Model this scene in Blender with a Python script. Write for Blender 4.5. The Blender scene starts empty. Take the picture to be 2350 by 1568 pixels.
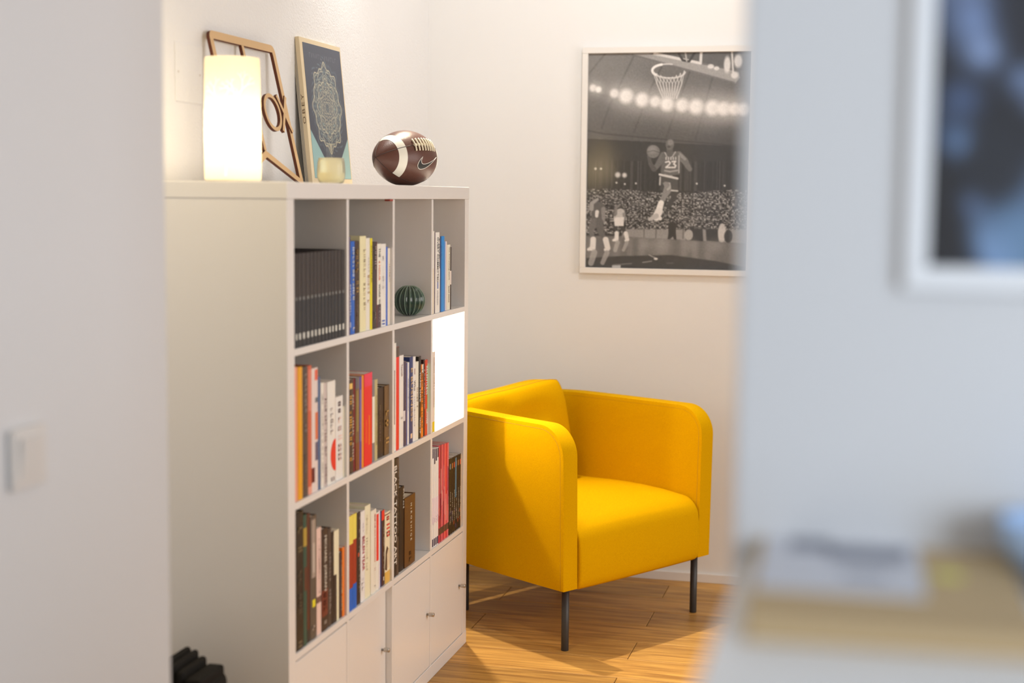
import bpy, bmesh, math, random
import numpy as np
from mathutils import Matrix, Vector

random.seed(7)
scene = bpy.context.scene
COL = scene.collection
PI = math.pi

# ---------------------------------------------------------------- camera, world, lights, exposure
# world axes: X runs along the bookcase away from the camera, Y towards the wall behind it, Z up; metres
cam_data = bpy.data.cameras.new('camera')
cam = bpy.data.objects.new('camera', cam_data)
COL.objects.link(cam)
cam_data.sensor_width = 36.0
cam_data.lens = 52.28
cam_data.clip_start = 0.05
cam_data.dof.use_dof = True
cam_data.dof.focus_distance = 4.55
cam_data.dof.aperture_fstop = 2.0
RV = Vector((0.2435136, -0.96984659, 0.00993589))
UV = Vector((0.0920904, 0.03331805, 0.99519308))
FV = Vector((0.96551566, 0.24142805, -0.09742696))
M = Matrix.Identity(4)
for i in range(3):
    M[i][0] = RV[i]; M[i][1] = UV[i]; M[i][2] = -FV[i]
M[0][3], M[1][3], M[2][3] = -3.0558, -1.2760, 1.4410
cam.matrix_world = M
scene.camera = cam

scene.view_settings.view_transform = 'Standard'
scene.view_settings.look = 'None'
scene.view_settings.gamma = 1.0
scene.view_settings.use_curve_mapping = False

scene.cycles.max_bounces = 6
scene.cycles.diffuse_bounces = 4
scene.cycles.glossy_bounces = 2
scene.cycles.transmission_bounces = 3
scene.cycles.transparent_max_bounces = 6
scene.cycles.caustics_reflective = False
scene.cycles.caustics_refractive = False

world = bpy.data.worlds.new('world')
scene.world = world
world.use_nodes = True
world.node_tree.nodes['Background'].inputs[0].default_value = (1.0, 0.87, 0.70, 1)
world.node_tree.nodes['Background'].inputs[1].default_value = 0.28


def spot(name, loc, target, power, color, angle, blend, radius):
    l = bpy.data.lights.new(name, 'SPOT')
    l.energy = power; l.color = color; l.spot_size = math.radians(angle); l.spot_blend = blend
    l.shadow_soft_size = radius
    o = bpy.data.objects.new(name, l); COL.objects.link(o)
    o.location = loc
    o.rotation_euler = (Vector(target) - Vector(loc)).to_track_quat('-Z', 'Y').to_euler()
    return o


def area(name, loc, target, power, color, sx, sy):
    l = bpy.data.lights.new(name, 'AREA')
    l.shape = 'RECTANGLE'; l.size = sx; l.size_y = sy
    l.energy = power; l.color = color
    o = bpy.data.objects.new(name, l); COL.objects.link(o)
    o.location = loc
    o.rotation_euler = (Vector(target) - Vector(loc)).to_track_quat('-Z', 'Y').to_euler()
    return o


spot('ceiling_spot_corner', (1.84, 0.215, 2.72), (1.22, -0.50, 0.0), 155, (1.0, 0.87, 0.66), 54, 0.9, 0.020)
spot('ceiling_spot_case', (1.42, 0.32, 2.74), (1.38, 0.20, 0.6), 22, (1.0, 0.97, 0.93), 70, 1.0, 0.03)
spot('ceiling_spot_niche', (-0.42, 0.06, 2.74), (-0.14, 0.02, 0.0), 52, (1.0, 0.81, 0.50), 90, 0.9, 0.05)
spot('ceiling_spot_picture', (1.10, -0.60, 2.74), (2.446, -0.10, 2.45), 33, (1.0, 0.98, 0.96), 128, 1.0, 0.06)
area('room_daylight', (0.3, -3.3, 1.55), (0.6, 0.0, 0.7), 32, (1.0, 0.94, 0.92), 2.0, 1.3)
area('window_daylight', (-4.4, -3.2, 1.7), (-1.9, -1.6, 1.3), 49, (0.70, 0.83, 1.0), 1.2, 1.6)
scene.view_settings.exposure = 0.67

# ---------------------------------------------------------------- helpers
def lin(c):
    c = c / 255.0
    return c / 12.92 if c <= 0.04045 else ((c + 0.055) / 1.055) ** 2.4


def rgb(r, g, b, k=1.25):
    return tuple(min(0.86, lin(v) * k) for v in (r, g, b)) + (1.0,)


_M = {}


def mat(name, color, rough=0.5, spec=0.5, metallic=0.0, coat=0.0):
    key = (name, tuple(round(c, 4) for c in color), rough, metallic, coat)
    if key in _M:
        return _M[key]
    m = bpy.data.materials.new(name)
    m.use_nodes = True
    b = m.node_tree.nodes['Principled BSDF']
    b.inputs['Base Color'].default_value = color
    b.inputs['Roughness'].default_value = rough
    b.inputs['Metallic'].default_value = metallic
    b.inputs['Specular IOR Level'].default_value = spec
    if coat:
        b.inputs['Coat Weight'].default_value = coat
        b.inputs['Coat Roughness'].default_value = 0.1
    _M[key] = m
    return m


def paper(r, g, b, rough=0.45):
    """a printed cover colour given as it looks in the photo"""
    return mat('print', rgb(r, g, b), rough, 0.4)


def add_bump(m, scale, strength, dist, detail=3.0, coord='Object', stretch=None):
    nt = m.node_tree
    b = nt.nodes['Principled BSDF']
    tc = nt.nodes.new('ShaderNodeTexCoord')
    n = nt.nodes.new('ShaderNodeTexNoise'); n.inputs['Scale'].default_value = scale; n.inputs['Detail'].default_value = detail
    bp = nt.nodes.new('ShaderNodeBump'); bp.inputs['Strength'].default_value = strength; bp.inputs['Distance'].default_value = dist
    src = tc.outputs[coord]
    if stretch:
        mp = nt.nodes.new('ShaderNodeMapping'); mp.inputs['Scale'].default_value = stretch
        nt.links.new(src, mp.inputs['Vector']); src = mp.outputs['Vector']
    nt.links.new(src, n.inputs['Vector'])
    nt.links.new(n.outputs['Fac'], bp.inputs['Height'])
    nt.links.new(bp.outputs['Normal'], b.inputs['Normal'])
    return n


def link(name, mesh, m=None, parent=None, smooth=False):
    o = bpy.data.objects.new(name, mesh)
    COL.objects.link(o)
    if m is not None and not mesh.materials:
        mesh.materials.append(m)
    if smooth:
        mesh.polygons.foreach_set('use_smooth', [True] * len(mesh.polygons))
    if parent is not None:
        o.parent = parent
    return o


def empty(name, loc=(0, 0, 0), rz=0.0):
    o = bpy.data.objects.new(name, None)
    o.empty_display_size = 0.05
    COL.objects.link(o)
    o.location = loc; o.rotation_euler = (0, 0, rz)
    return o


def tag(o, label=None, cat=None, group=None, kind=None):
    if label: o['label'] = label
    if cat: o['category'] = cat
    if group: o['group'] = group
    if kind: o['kind'] = kind
    return o


def mesh_of(name, verts, faces):
    me = bpy.data.meshes.new(name)
    me.from_pydata([tuple(v) for v in verts], [], faces)
    me.update()
    return me


BOXF = [(0, 3, 2, 1), (4, 5, 6, 7), (0, 1, 5, 4), (1, 2, 6, 5), (2, 3, 7, 6), (3, 0, 4, 7)]


def box_mesh(name, x0, x1, y0, y1, z0, z1, bevel=0.0, seg=2):
    v = [(x0, y0, z0), (x1, y0, z0), (x1, y1, z0), (x0, y1, z0), (x0, y0, z1), (x1, y0, z1), (x1, y1, z1), (x0, y1, z1)]
    me = mesh_of(name, v, BOXF)
    if bevel:
        bm = bmesh.new(); bm.from_mesh(me)
        bmesh.ops.bevel(bm, geom=bm.edges[:], offset=bevel, segments=seg, affect='EDGES', profile=0.5)
        bm.to_mesh(me); bm.free()
    return me


def box(name, x0, x1, y0, y1, z0, z1, m, parent=None, bevel=0.0, seg=2, smooth=False):
    return link(name, box_mesh(name, x0, x1, y0, y1, z0, z1, bevel, seg), m, parent, smooth)


def lathe_mesh(name, prof, n=48, cap=True):
    v = []; f = []
    for r, z in prof:
        for i in range(n):
            a = 2 * PI * i / n
            v.append((r * math.cos(a), r * math.sin(a), z))
    for j in range(len(prof) - 1):
        for i in range(n):
            k = (i + 1) % n
            f.append((j * n + i, j * n + k, (j + 1) * n + k, (j + 1) * n + i))
    if cap:
        f.append(tuple(range(n - 1, -1, -1)))
        f.append(tuple((len(prof) - 1) * n + i for i in range(n)))
    return mesh_of(name, v, f)


def tube_mesh(name, pts, r, n=8, closed=False):
    pts = [Vector(p) for p in pts]
    v = []; f = []
    N = len(pts)
    ref = None
    for i, p in enumerate(pts):
        a = pts[(i - 1) % N] if (closed or i > 0) else pts[0]
        b = pts[(i + 1) % N] if (closed or i < N - 1) else pts[-1]
        t = (b - a).normalized()
        if ref is None:
            ref = Vector((0, 0, 1)) if abs(t.z) < 0.9 else Vector((1, 0, 0))
        u = (ref - t * ref.dot(t)).normalized()
        ref = u
        w = t.cross(u)
        for k in range(n):
            an = 2 * PI * k / n
            v.append(p + u * (r * math.cos(an)) + w * (r * math.sin(an)))
    for i in range(N if closed else N - 1):
        j = (i + 1) % N
        for k in range(n):
            l = (k + 1) % n
            f.append((i * n + k, i * n + l, j * n + l, j * n + k))
    if not closed:
        f.append(tuple(range(n - 1, -1, -1)))
        f.append(tuple((N - 1) * n + k for k in range(n)))
    return mesh_of(name, v, f)


def prism_mesh(name, poly, y0, y1):
    """poly of (x, z), extruded along y"""
    n = len(poly)
    v = [(x, y0, z) for x, z in poly] + [(x, y1, z) for x, z in poly]
    f = [tuple(range(n)), tuple(range(2 * n - 1, n - 1, -1))]
    for i in range(n):
        j = (i + 1) % n
        f.append((i, i + n, j + n, j))
    return mesh_of(name, v, f)


def bevel_mod(o, w, seg=3, ang=40):
    b = o.modifiers.new('bevel', 'BEVEL'); b.width = w; b.segments = seg
    b.limit_method = 'ANGLE'; b.angle_limit = math.radians(ang)


def text_mesh(s, length, height, direction=1, bold=0.0, spacing=1.0):
    """letters as a flat mesh on a spine facing -Y. direction 1 reads downwards, -1 upwards; centred on origin"""
    cu = bpy.data.curves.new('lettering', 'FONT')
    cu.body = s; cu.size = 1.0; cu.resolution_u = 2; cu.offset = bold; cu.space_character = spacing
    cu.align_x = 'CENTER'; cu.align_y = 'CENTER'
    o = bpy.data.objects.new('tmp', cu); COL.objects.link(o)
    dg = bpy.context.evaluated_depsgraph_get()
    me = bpy.data.meshes.new_from_object(o.evaluated_get(dg))
    bpy.data.objects.remove(o); bpy.data.curves.remove(cu)
    me.name = 'lettering'
    me.materials.clear()
    n = len(me.vertices)
    co = np.empty(n * 3); me.vertices.foreach_get('co', co); co = co.reshape(-1, 3)
    x, y = co[:, 0], co[:, 1]
    x = (x - (x.max() + x.min()) / 2) / max(1e-6, x.max() - x.min()) * length
    y = (y - (y.max() + y.min()) / 2) / max(1e-6, y.max() - y.min()) * height
    if direction > 0:
        out = np.stack([y, np.zeros(n), -x], 1)
    elif direction < 0:
        out = np.stack([-y, np.zeros(n), x], 1)
    else:
        out = np.stack([x, np.zeros(n), y], 1)
    me.vertices.foreach_set('co', out.ravel()); me.update()
    return me


# ---------------------------------------------------------------- materials of the place
M_WHITE = mat('white_melamine', (0.80, 0.787, 0.772, 1), 0.32, 0.5)
M_WALL = mat('wall_paint', (0.81, 0.81, 0.80, 1), 0.55, 0.4)
add_bump(M_WALL, 260, 0.12, 0.002)
M_TEX = mat('wall_textured_paint', (0.81, 0.81, 0.805, 1), 0.36, 0.55)
add_bump(M_TEX, 165, 0.38, 0.005, 2.0)
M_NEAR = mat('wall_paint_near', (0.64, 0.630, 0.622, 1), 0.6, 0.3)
M_BLACKM = mat('dark_metal', (0.035, 0.033, 0.032, 1), 0.45, 0.5)
M_STEEL = mat('brushed_steel', (0.55, 0.52, 0.48, 1), 0.32, 0.5, 1.0)


def wood_floor():
    m = bpy.data.materials.new('oak_plank'); m.use_nodes = True
    nt = m.node_tree; b = nt.nodes['Principled BSDF']
    tc = nt.nodes.new('ShaderNodeTexCoord'); oi = nt.nodes.new('ShaderNodeObjectInfo')
    ad = nt.nodes.new('ShaderNodeVectorMath'); ad.operation = 'ADD'
    sc = nt.nodes.new('ShaderNodeVectorMath'); sc.operation = 'SCALE'; sc.inputs['Scale'].default_value = 30.0
    cmb = nt.nodes.new('ShaderNodeCombineXYZ')
    nt.links.new(oi.outputs['Random'], cmb.inputs[0]); nt.links.new(oi.outputs['Random'], cmb.inputs[1])
    nt.links.new(cmb.outputs[0], sc.inputs[0])
    nt.links.new(tc.outputs['Object'], ad.inputs[0]); nt.links.new(sc.outputs[0], ad.inputs[1])
    mp = nt.nodes.new('ShaderNodeMapping'); mp.inputs['Scale'].default_value = (22, 1.6, 1)
    nt.links.new(ad.outputs[0], mp.inputs[0])
    n1 = nt.nodes.new('ShaderNodeTexNoise'); n1.inputs['Scale'].default_value = 2.2; n1.inputs['Detail'].default_value = 6
    n1.inputs['Distortion'].default_value = 0.6
    nt.links.new(mp.outputs[0], n1.inputs['Vector'])
    mp2 = nt.nodes.new('ShaderNodeMapping'); mp2.inputs['Scale'].default_value = (160, 4, 1)
    nt.links.new(ad.outputs[0], mp2.inputs[0])
    n2 = nt.nodes.new('ShaderNodeTexNoise'); n2.inputs['Scale'].default_value = 2.0; n2.inputs['Detail'].default_value = 3
    nt.links.new(mp2.outputs[0], n2.inputs['Vector'])
    r1 = nt.nodes.new('ShaderNodeValToRGB')
    r1.color_ramp.elements[0].position = 0.3; r1.color_ramp.elements[0].color = (0.35, 0.168, 0.038, 1)
    r1.color_ramp.elements[1].position = 0.72; r1.color_ramp.elements[1].color = (0.72, 0.41, 0.105, 1)
    nt.links.new(n1.outputs['Fac'], r1.inputs['Fac'])
    mx = nt.nodes.new('ShaderNodeMix'); mx.data_type = 'RGBA'; mx.blend_type = 'MULTIPLY'; mx.inputs['Factor'].default_value = 0.35
    r2 = nt.nodes.new('ShaderNodeValToRGB')
    r2.color_ramp.elements[0].color = (0.55, 0.5, 0.45, 1); r2.color_ramp.elements[1].color = (1.1, 1.1, 1.1, 1)
    nt.links.new(n2.outputs['Fac'], r2.inputs['Fac'])
    nt.links.new(r1.outputs[0], mx.inputs['A']); nt.links.new(r2.outputs[0], mx.inputs['B'])
    hs = nt.nodes.new('ShaderNodeHueSaturation')
    mr = nt.nodes.new('ShaderNodeMapRange'); mr.inputs['To Min'].default_value = 0.82; mr.inputs['To Max'].default_value = 1.18
    nt.links.new(oi.outputs['Random'], mr.inputs['Value']); nt.links.new(mr.outputs[0], hs.inputs['Value'])
    nt.links.new(mx.outputs['Result'], hs.inputs['Color'])
    nt.links.new(hs.outputs[0], b.inputs['Base Color'])
    b.inputs['Roughness'].default_value = 0.42
    bp = nt.nodes.new('ShaderNodeBump'); bp.inputs['Strength'].default_value = 0.15; bp.inputs['Distance'].default_value = 0.002
    nt.links.new(n2.outputs['Fac'], bp.inputs['Height']); nt.links.new(bp.outputs[0], b.inputs['Normal'])
    return m


M_FLOOR = wood_floor()

# ---------------------------------------------------------------- the room
WX = 2.446      # wall with the basketball picture
WY = 0.439      # textured wall behind the bookcase
CEIL = 2.78
fl = box('floor', -4.2, WX, -4.2, WY, -0.06, -0.016, mat('subfloor', (0.06, 0.03, 0.012, 1), 0.8))
tag(fl, 'oak plank floor', 'floor', kind='structure')
PW, PL = 0.185, 1.118
_pm = {}
row = 0
x = WX - 0.081 + PW * 0
xs = [WX - 0.001]
xx = 2.365
while xx > -0.6:
    xs.append(xx); xx -= PW
for i in range(len(xs) - 1):
    x1, x0 = xs[i], xs[i + 1]
    off = 0.025 if i % 2 == 0 else -0.535
    y = off + PL
    while y > WY + PL: y -= PL
    while y > -2.6:
        ya, yb = y - PL, min(y, WY - 0.001)
        key = (round(x1 - x0, 3), round(yb - ya, 3))
        if key not in _pm:
            _pm[key] = box_mesh('plank', 0.0010, key[0] - 0.0010, 0.0010, key[1] - 0.0010, -0.015, 0.0, 0.0014, 1)
        o = link('plank', _pm[key], M_FLOOR, fl)
        o.location = (x0, ya, 0)
        y -= PL
for nme, b, lab in [('wall_back', (-1.5, WX + 0.12, WY, WY + 0.12, 0, CEIL), 'textured white wall behind the bookcase'),
                    ('wall_right', (WX, WX + 0.12, -4.2, WY, 0, CEIL), 'cream wall carrying the basketball picture')]:
    tag(box(nme, *b, M_TEX if nme == 'wall_back' else M_WALL), lab, 'wall', kind='structure')
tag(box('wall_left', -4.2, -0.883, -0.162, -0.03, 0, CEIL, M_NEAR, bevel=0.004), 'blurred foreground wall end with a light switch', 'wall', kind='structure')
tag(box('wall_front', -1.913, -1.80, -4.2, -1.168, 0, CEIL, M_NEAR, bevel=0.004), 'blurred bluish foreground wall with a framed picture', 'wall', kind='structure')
tag(box('ceiling', -4.2, WX, -4.2, WY, CEIL, CEIL + 0.05, M_WALL), 'white ceiling', 'ceiling', kind='structure')
tag(box('baseboard_right', WX - 0.012, WX - 0.0002, -4.2, WY, 0.0, 0.034, M_WHITE, bevel=0.002), 'low white skirting under the basketball picture', 'baseboard', kind='structure')
tag(box('baseboard_back', -1.5, WX - 0.013, WY - 0.012, WY - 0.0002, 0.0, 0.034, M_WHITE, bevel=0.002), 'low white skirting behind the bookcase', 'baseboard', kind='structure')

# light switch on the near wall
t = tag(empty('light_switch', (-1.299, -0.162, 1.086)), 'white square light switch on the blurred left wall', 'light switch')
M_PLASTIC = mat('white_plastic', (0.64, 0.605, 0.565, 1), 0.5)
box('plate', -0.041, 0.041, -0.010, -0.0005, -0.041, 0.041, M_PLASTIC, t, 0.003)
rk = box('rocker', -0.026, 0.026, -0.005, 0.002, -0.028, 0.028, M_PLASTIC, t, 0.002)
rk.location = (0, -0.009, 0); rk.rotation_euler = (math.radians(5), 0, 0)

# faint square cover plate on the textured wall
t = tag(empty('wall_cover_plate', (0.42, WY, 1.74)), 'flush white square cover plate on the wall beside the lamp', 'cover plate')
box('plate', -0.075, 0.075, -0.0022, -0.0002, -0.073, 0.073, M_TEX, t, 0.001)
for sx in (-0.06, 0.06):
    me = lathe_mesh('screw', [(0.003, 0), (0.003, 0.001), (0.0015, 0.0015)], 12)
    s = link('screw', me, M_PLASTIC, t); s.rotation_euler = (PI / 2, 0, 0); s.location = (sx, -0.0022, 0)

# ---------------------------------------------------------------- bookcase
W, D, H = 1.47, 0.39, 1.467
CL = {1: 0.041, 2: 0.392, 3: 0.743, 4: 1.094}
RZ = {1: 1.094, 2: 0.743, 3: 0.392, 4: 0.041}
case = tag(empty('bookcase', (0, 0, 0)), 'white cube bookcase with doors along its bottom row', 'bookcase')
box('top_board', -0.001, W + 0.001, -0.001, D, 1.4295, H, M_WHITE, case, 0.0015)
box('base_board', -0.001, W + 0.001, -0.001, D, 0.0, 0.041, M_WHITE, case, 0.0015)
box('side_panel', 0, 0.041, 0, D, 0.0412, 1.4293, M_WHITE, case, 0.0012)
box('side_panel', W - 0.041, W, 0, D, 0.0412, 1.4293, M_WHITE, case, 0.0012)
for r in (1, 2, 3):
    box('shelf', 0.0412, W - 0.0412, 0.0004, D - 0.001, RZ[r] - 0.016, RZ[r], M_WHITE, case, 0.0008)
_dm = box_mesh('divider', 0, 0.016, 0.0008, D - 0.001, 0.0002, 0.3348, 0.0008)
for r in (1, 2, 3, 4):
    for c in (2, 3, 4):
        o = link('divider', _dm, M_WHITE, case)
        o.location = (CL[c] - 0.016, 0, RZ[r])
M_KNOB = M_STEEL
knob_me = lathe_mesh('knob', [(0.0035, 0.0), (0.0035, 0.006), (0.0058, 0.007), (0.0062, 0.009), (0.0062, 0.021), (0.0055, 0.0222)], 20)
for c, rec, kx, turn in ((1, 0.001, 0.296, 0), (2, 0.001, 0.294, 3.0), (3, 0.001, 0.304, 0), (4, 0.001, 0.292, 0)):
    d = link('door', box_mesh('door', 0.0015, 0.3335, 0, 0.016, 0.002, 0.331, 0.0015), M_WHITE, case)
    d.location = (CL[c], rec, RZ[4]); d.rotation_euler = (0, 0, math.radians(turn))
    k = link('knob', knob_me, M_KNOB, d, True)
    k.rotation_euler = (PI / 2, 0, 0)
    k.location = (kx, 0.0, 0.168)

# led puck lamp fixed under the shelf inside the fourth cell of the second row
t = tag(empty('led_lamp', (1.215, 0.20, RZ[1] - 0.0162)), 'small puck lamp glowing inside the brightly lit bookcase cell', 'lamp')
link('housing', lathe_mesh('housing', [(0.030, -0.010), (0.034, -0.009), (0.034, 0.0)], 32), M_PLASTIC, t)
glow = bpy.data.materials.new('led_glow'); glow.use_nodes = True
b = glow.node_tree.nodes['Principled BSDF']
b.inputs['Emission Color'].default_value = (1, 0.93, 0.82, 1); b.inputs['Emission Strength'].default_value = 8
link('diffuser', lathe_mesh('diffuser', [(0.027, -0.0125), (0.029, -0.0101), (0.0295, -0.0101)], 32), glow, t)
l = bpy.data.lights.new('led_light', 'POINT'); l.energy = 7; l.color = (1, 0.86, 0.62); l.shadow_soft_size = 0.012
lo = bpy.data.objects.new('led_light', l); COL.objects.link(lo); lo.parent = t; lo.location = (0, 0, -0.027)

# ---------------------------------------------------------------- books: x, shelf z, thickness, height, setback, depth
G = {
'vol0':(.0533,1.094,.0174,.218,.003,.15),'vol1':(.0713,1.094,.0224,.217,.003,.15),'vol2':(.0943,1.094,.0244,.216,.003,.15),'vol3':(.1193,1.094,.0254,.215,.003,.15),'vol4':(.1453,1.094,.0224,.215,.003,.15),
'vol5':(.1683,1.094,.0214,.214,.003,.15),'vol6':(.1903,1.094,.0234,.213,.003,.15),'vol7':(.2143,1.094,.0214,.212,.003,.15),'vol8':(.2363,1.094,.0224,.212,.003,.15),'vol9':(.2593,1.094,.0204,.211,.003,.15),
'vol10':(.2803,1.094,.0194,.21,.003,.15),'vol11':(.3003,1.094,.0234,.209,.003,.15),'vol12':(.3243,1.094,.0244,.209,.003,.15),'vol13':(.3493,1.094,.0224,.208,.003,.15),'12a':(.4023,1.094,.0134,.243,.004,.14),
'12b':(.4163,1.094,.0294,.231,.004,.15),'12c':(.4533,1.094,.0294,.23,.006,.15),'12d':(.4833,1.094,.0454,.242,.004,.21),'12e':(.5293,1.094,.0294,.236,.004,.2),'12f':(.5593,1.094,.0154,.235,.003,.19),
'12g':(.5763,1.094,.0354,.225,.003,.16),'12h':(.6153,1.094,.0304,.219,.004,.15),'12i':(.6463,1.094,.0384,.218,.004,.15),'12j':(.6853,1.094,.0144,.209,.004,.15),'12k':(.7063,1.094,.0199,.205,.006,.14),
'14a':(1.1013,1.094,.0194,.242,.004,.2),'14b':(1.1213,1.094,.0544,.238,.003,.2),'14c':(1.1803,1.094,.0444,.225,.004,.19),'14d':(1.2323,1.094,.0244,.209,.006,.17),'14e':(1.2573,1.094,.0324,.198,.005,.16),
'14f':(1.2903,1.094,.0114,.19,.005,.16),'21a':(.0523,.743,.0174,.308,.004,.2),'21b':(.0703,.743,.0264,.306,.003,.2),'21c':(.1023,.743,.0324,.303,.005,.2),'21d':(.1373,.743,.0234,.302,.006,.2),
'21e':(.1613,.743,.0384,.293,.006,.2),'21f':(.2003,.743,.0154,.27,.006,.17),'21g':(.2163,.743,.0204,.253,.005,.16),'21h':(.2403,.743,.0154,.25,.006,.16),'21i':(.2563,.743,.0534,.25,.004,.16),
'21j':(.3143,.743,.0494,.206,.005,.14),'21k':(.3673,.743,.0079,.177,.006,.13),'22a':(.4013,.743,.0344,.238,.004,.22),'22b':(.4383,.743,.0134,.237,.005,.22),'22c':(.4523,.743,.0284,.238,.004,.22),
'22d':(.4813,.743,.0154,.237,.004,.22),'22e':(.4973,.743,.0154,.239,.004,.22),'22f':(.5133,.743,.0604,.24,.003,.22),'22g':(.5863,.743,.0194,.218,.007,.2),'22h':(.6063,.743,.0214,.215,.007,.2),
'22i':(.6373,.743,.0494,.188,.01,.15),'22j':(.6873,.743,.0389,.188,.008,.16),'23a':(.7533,.743,.0194,.297,.004,.2),'23b':(.7733,.743,.0254,.284,.004,.2),'23c':(.8003,.743,.0364,.258,.004,.17),
'23d':(.8403,.743,.0234,.238,.005,.16),'23e':(.8643,.743,.0264,.232,.005,.16),'23f':(.8913,.743,.0304,.245,.004,.18),'23g':(.9253,.743,.0234,.242,.005,.17),'23h':(.9493,.743,.0274,.225,.005,.15),
'23i':(.9773,.743,.0224,.238,.005,.18),'23j':(1.0013,.743,.0214,.212,.005,.15),'23k':(1.0263,.743,.0124,.224,.006,.16),'23l':(1.0383,.743,.0254,.221,.005,.16),'23m':(1.0645,.743,.0128,.208,.008,.15),
'24a':(1.1073,.743,.0264,.238,.004,.17),'31a':(.0513,.392,.0504,.323,.004,.2),'31b':(.1023,.392,.0204,.31,.004,.2),'31c':(.1283,.392,.0174,.307,.006,.2),'31d':(.1463,.392,.0394,.296,.005,.19),
'31e':(.1893,.392,.0294,.259,.006,.16),'31f':(.2193,.392,.0394,.25,.005,.17),'31g':(.2623,.392,.0224,.243,.006,.17),'31h':(.2853,.392,.0184,.23,.006,.15),'31i':(.3043,.392,.0334,.228,.006,.15),
'31j':(.3383,.392,.0194,.166,.006,.12),'31k':(.3583,.392,.0164,.175,.005,.13),'32a':(.4003,.392,.0324,.244,.004,.15),'32b':(.4333,.392,.0254,.244,.004,.15),'32c':(.4653,.392,.0264,.24,.006,.16),
'32d':(.4923,.392,.0324,.237,.005,.16),'32e':(.5253,.392,.0414,.245,.005,.22),'32f':(.5703,.392,.0424,.223,.005,.16),'32g':(.6133,.392,.0194,.21,.005,.15),'32h':(.6363,.392,.0144,.211,.006,.15),
'32i':(.6513,.392,.0304,.206,.006,.15),'32j':(.6833,.392,.0424,.195,.005,.15),'33a':(.7503,.392,.0284,.33,.004,.23),'33b':(.7793,.392,.0194,.328,.004,.23),'33c':(.8143,.392,.0424,.238,.008,.16),
'33d':(.8573,.392,.0954,.2,.006,.16),'mw0':(1.1093,.392,.0154,.301,.004,.21),'mw1':(1.1263,.392,.0154,.299,.004,.21),'mw2':(1.1423,.392,.0164,.297,.004,.21),'mw3':(1.1593,.392,.0164,.296,.004,.21),
'mp0':(1.1773,.392,.0134,.299,.004,.23),'mp1':(1.1923,.392,.0144,.298,.004,.23),'mp2':(1.2073,.392,.0144,.297,.004,.23),'mp3':(1.2223,.392,.0144,.296,.004,.23),'mp4':(1.2383,.392,.0144,.295,.004,.23),
'mp5':(1.2533,.392,.0144,.294,.004,.23),'mp6':(1.2693,.392,.0144,.293,.004,.23),'mb0':(1.2873,.392,.0204,.239,.004,.21),'mb1':(1.3083,.392,.0214,.238,.004,.21),'mb2':(1.3303,.392,.0214,.238,.004,.21),
'mb3':(1.3523,.392,.0214,.237,.004,.21),'mb4':(1.3753,.392,.0204,.237,.004,.21),'mb5':(1.3973,.392,.0214,.236,.004,.21),'34z':(1.4195,.392,.0088,.232,.006,.21),
}
for _i in range(14):
    _g = G['vol%d' % _i]; G['vol%d' % _i] = _g[:2] + (_g[2] * 0.94, 0.213) + _g[4:]
M_PAGES = mat('page_block', (0.72, 0.66, 0.54, 1), 0.8)
M_PAGEW = mat('page_block_white', (0.74, 0.71, 0.66, 1), 0.8)
BULGE = 0.0012


def spine_pts(t, off=0.0, n=6):
    return [(t * i / n, -BULGE * math.sin(PI * i / n) - off) for i in range(n + 1)]


def cover_mesh(t, d, h, ct):
    out = spine_pts(t)
    poly = [(0, d)] + out + [(t, d), (t - ct, d), (t - ct, ct), (ct, ct), (ct, d)]
    n = len(poly)
    v = [(x, y, 0) for x, y in poly] + [(x, y, h) for x, y in poly]
    f = []
    for i in range(n):
        j = (i + 1) % n
        f.append((i, j, j + n, i + n))
    ns = len(out)
    # caps in convex pieces: left board, spine, right board
    a, b = 1, ns            # first and last spine vertex
    L = [0, a, ns + 4, ns + 5]
    Rr = [b, ns + 1, ns + 2, ns + 3]
    S = list(range(a, b + 1)) + [ns + 3, ns + 4]
    for q in (L, Rr, S):
        f.append(tuple(reversed(q)))
        f.append(tuple(i + n for i in q))
    return mesh_of('cover', v, f)


def band_mesh(t, xa, xb, z0, z1, lift=0.00035):
    n = 6
    v = []; f = []
    for z in (z0, z1):
        for k in range(n + 1):
            u = xa + (xb - xa) * k / n
            v.append((t * u, -BULGE * math.sin(PI * u) - lift, z))
        for k in range(n + 1):
            u = xa + (xb - xa) * k / n
            v.append((t * u, -BULGE * math.sin(PI * u) + 0.0004, z))
    m = n + 1
    for k in range(n):
        f.append((k, k + 1, 2 * m + k + 1, 2 * m + k))
        f.append((k, m + k, m + k + 1, k + 1))
        f.append((2 * m + k, 2 * m + k + 1, 3 * m + k + 1, 3 * m + k))
    f.append((0, 2 * m, 3 * m, m)); f.append((n, m + n, 3 * m + n, 2 * m + n))
    return mesh_of('spine_band', v, f)


def glyph_mesh(length, height, seed, dens=1.0):
    """a row of small unreadable letter strokes running down the spine"""
    rnd = random.Random(seed)
    v = []; f = []
    z = length / 2
    step = height * 0.9 / dens
    while z > -length / 2:
        if rnd.random() < 0.14:
            z -= step; continue
        w = step * rnd.uniform(0.45, 0.8)
        a = -height / 2; b = height / 2 * rnd.choice([0.5, 1, 1])
        kind = rnd.randrange(3)
        def q(x0, x1, z0, z1):
            i = len(v)
            v.extend([(x0, 0, z0), (x1, 0, z0), (x1, 0, z1), (x0, 0, z1)]); f.append((i, i + 1, i + 2, i + 3))
        s = w * 0.32
        q(a, b, z - s, z)
        if kind != 1: q(a, b, z - w, z - w + s)
        if kind != 2: q(a, a + height * 0.22, z - w, z)
        if kind == 0: q(b - height * 0.2, b, z - w, z)
        z -= step
    return mesh_of('lettering', v, f)


BOOKS = {}


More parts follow.
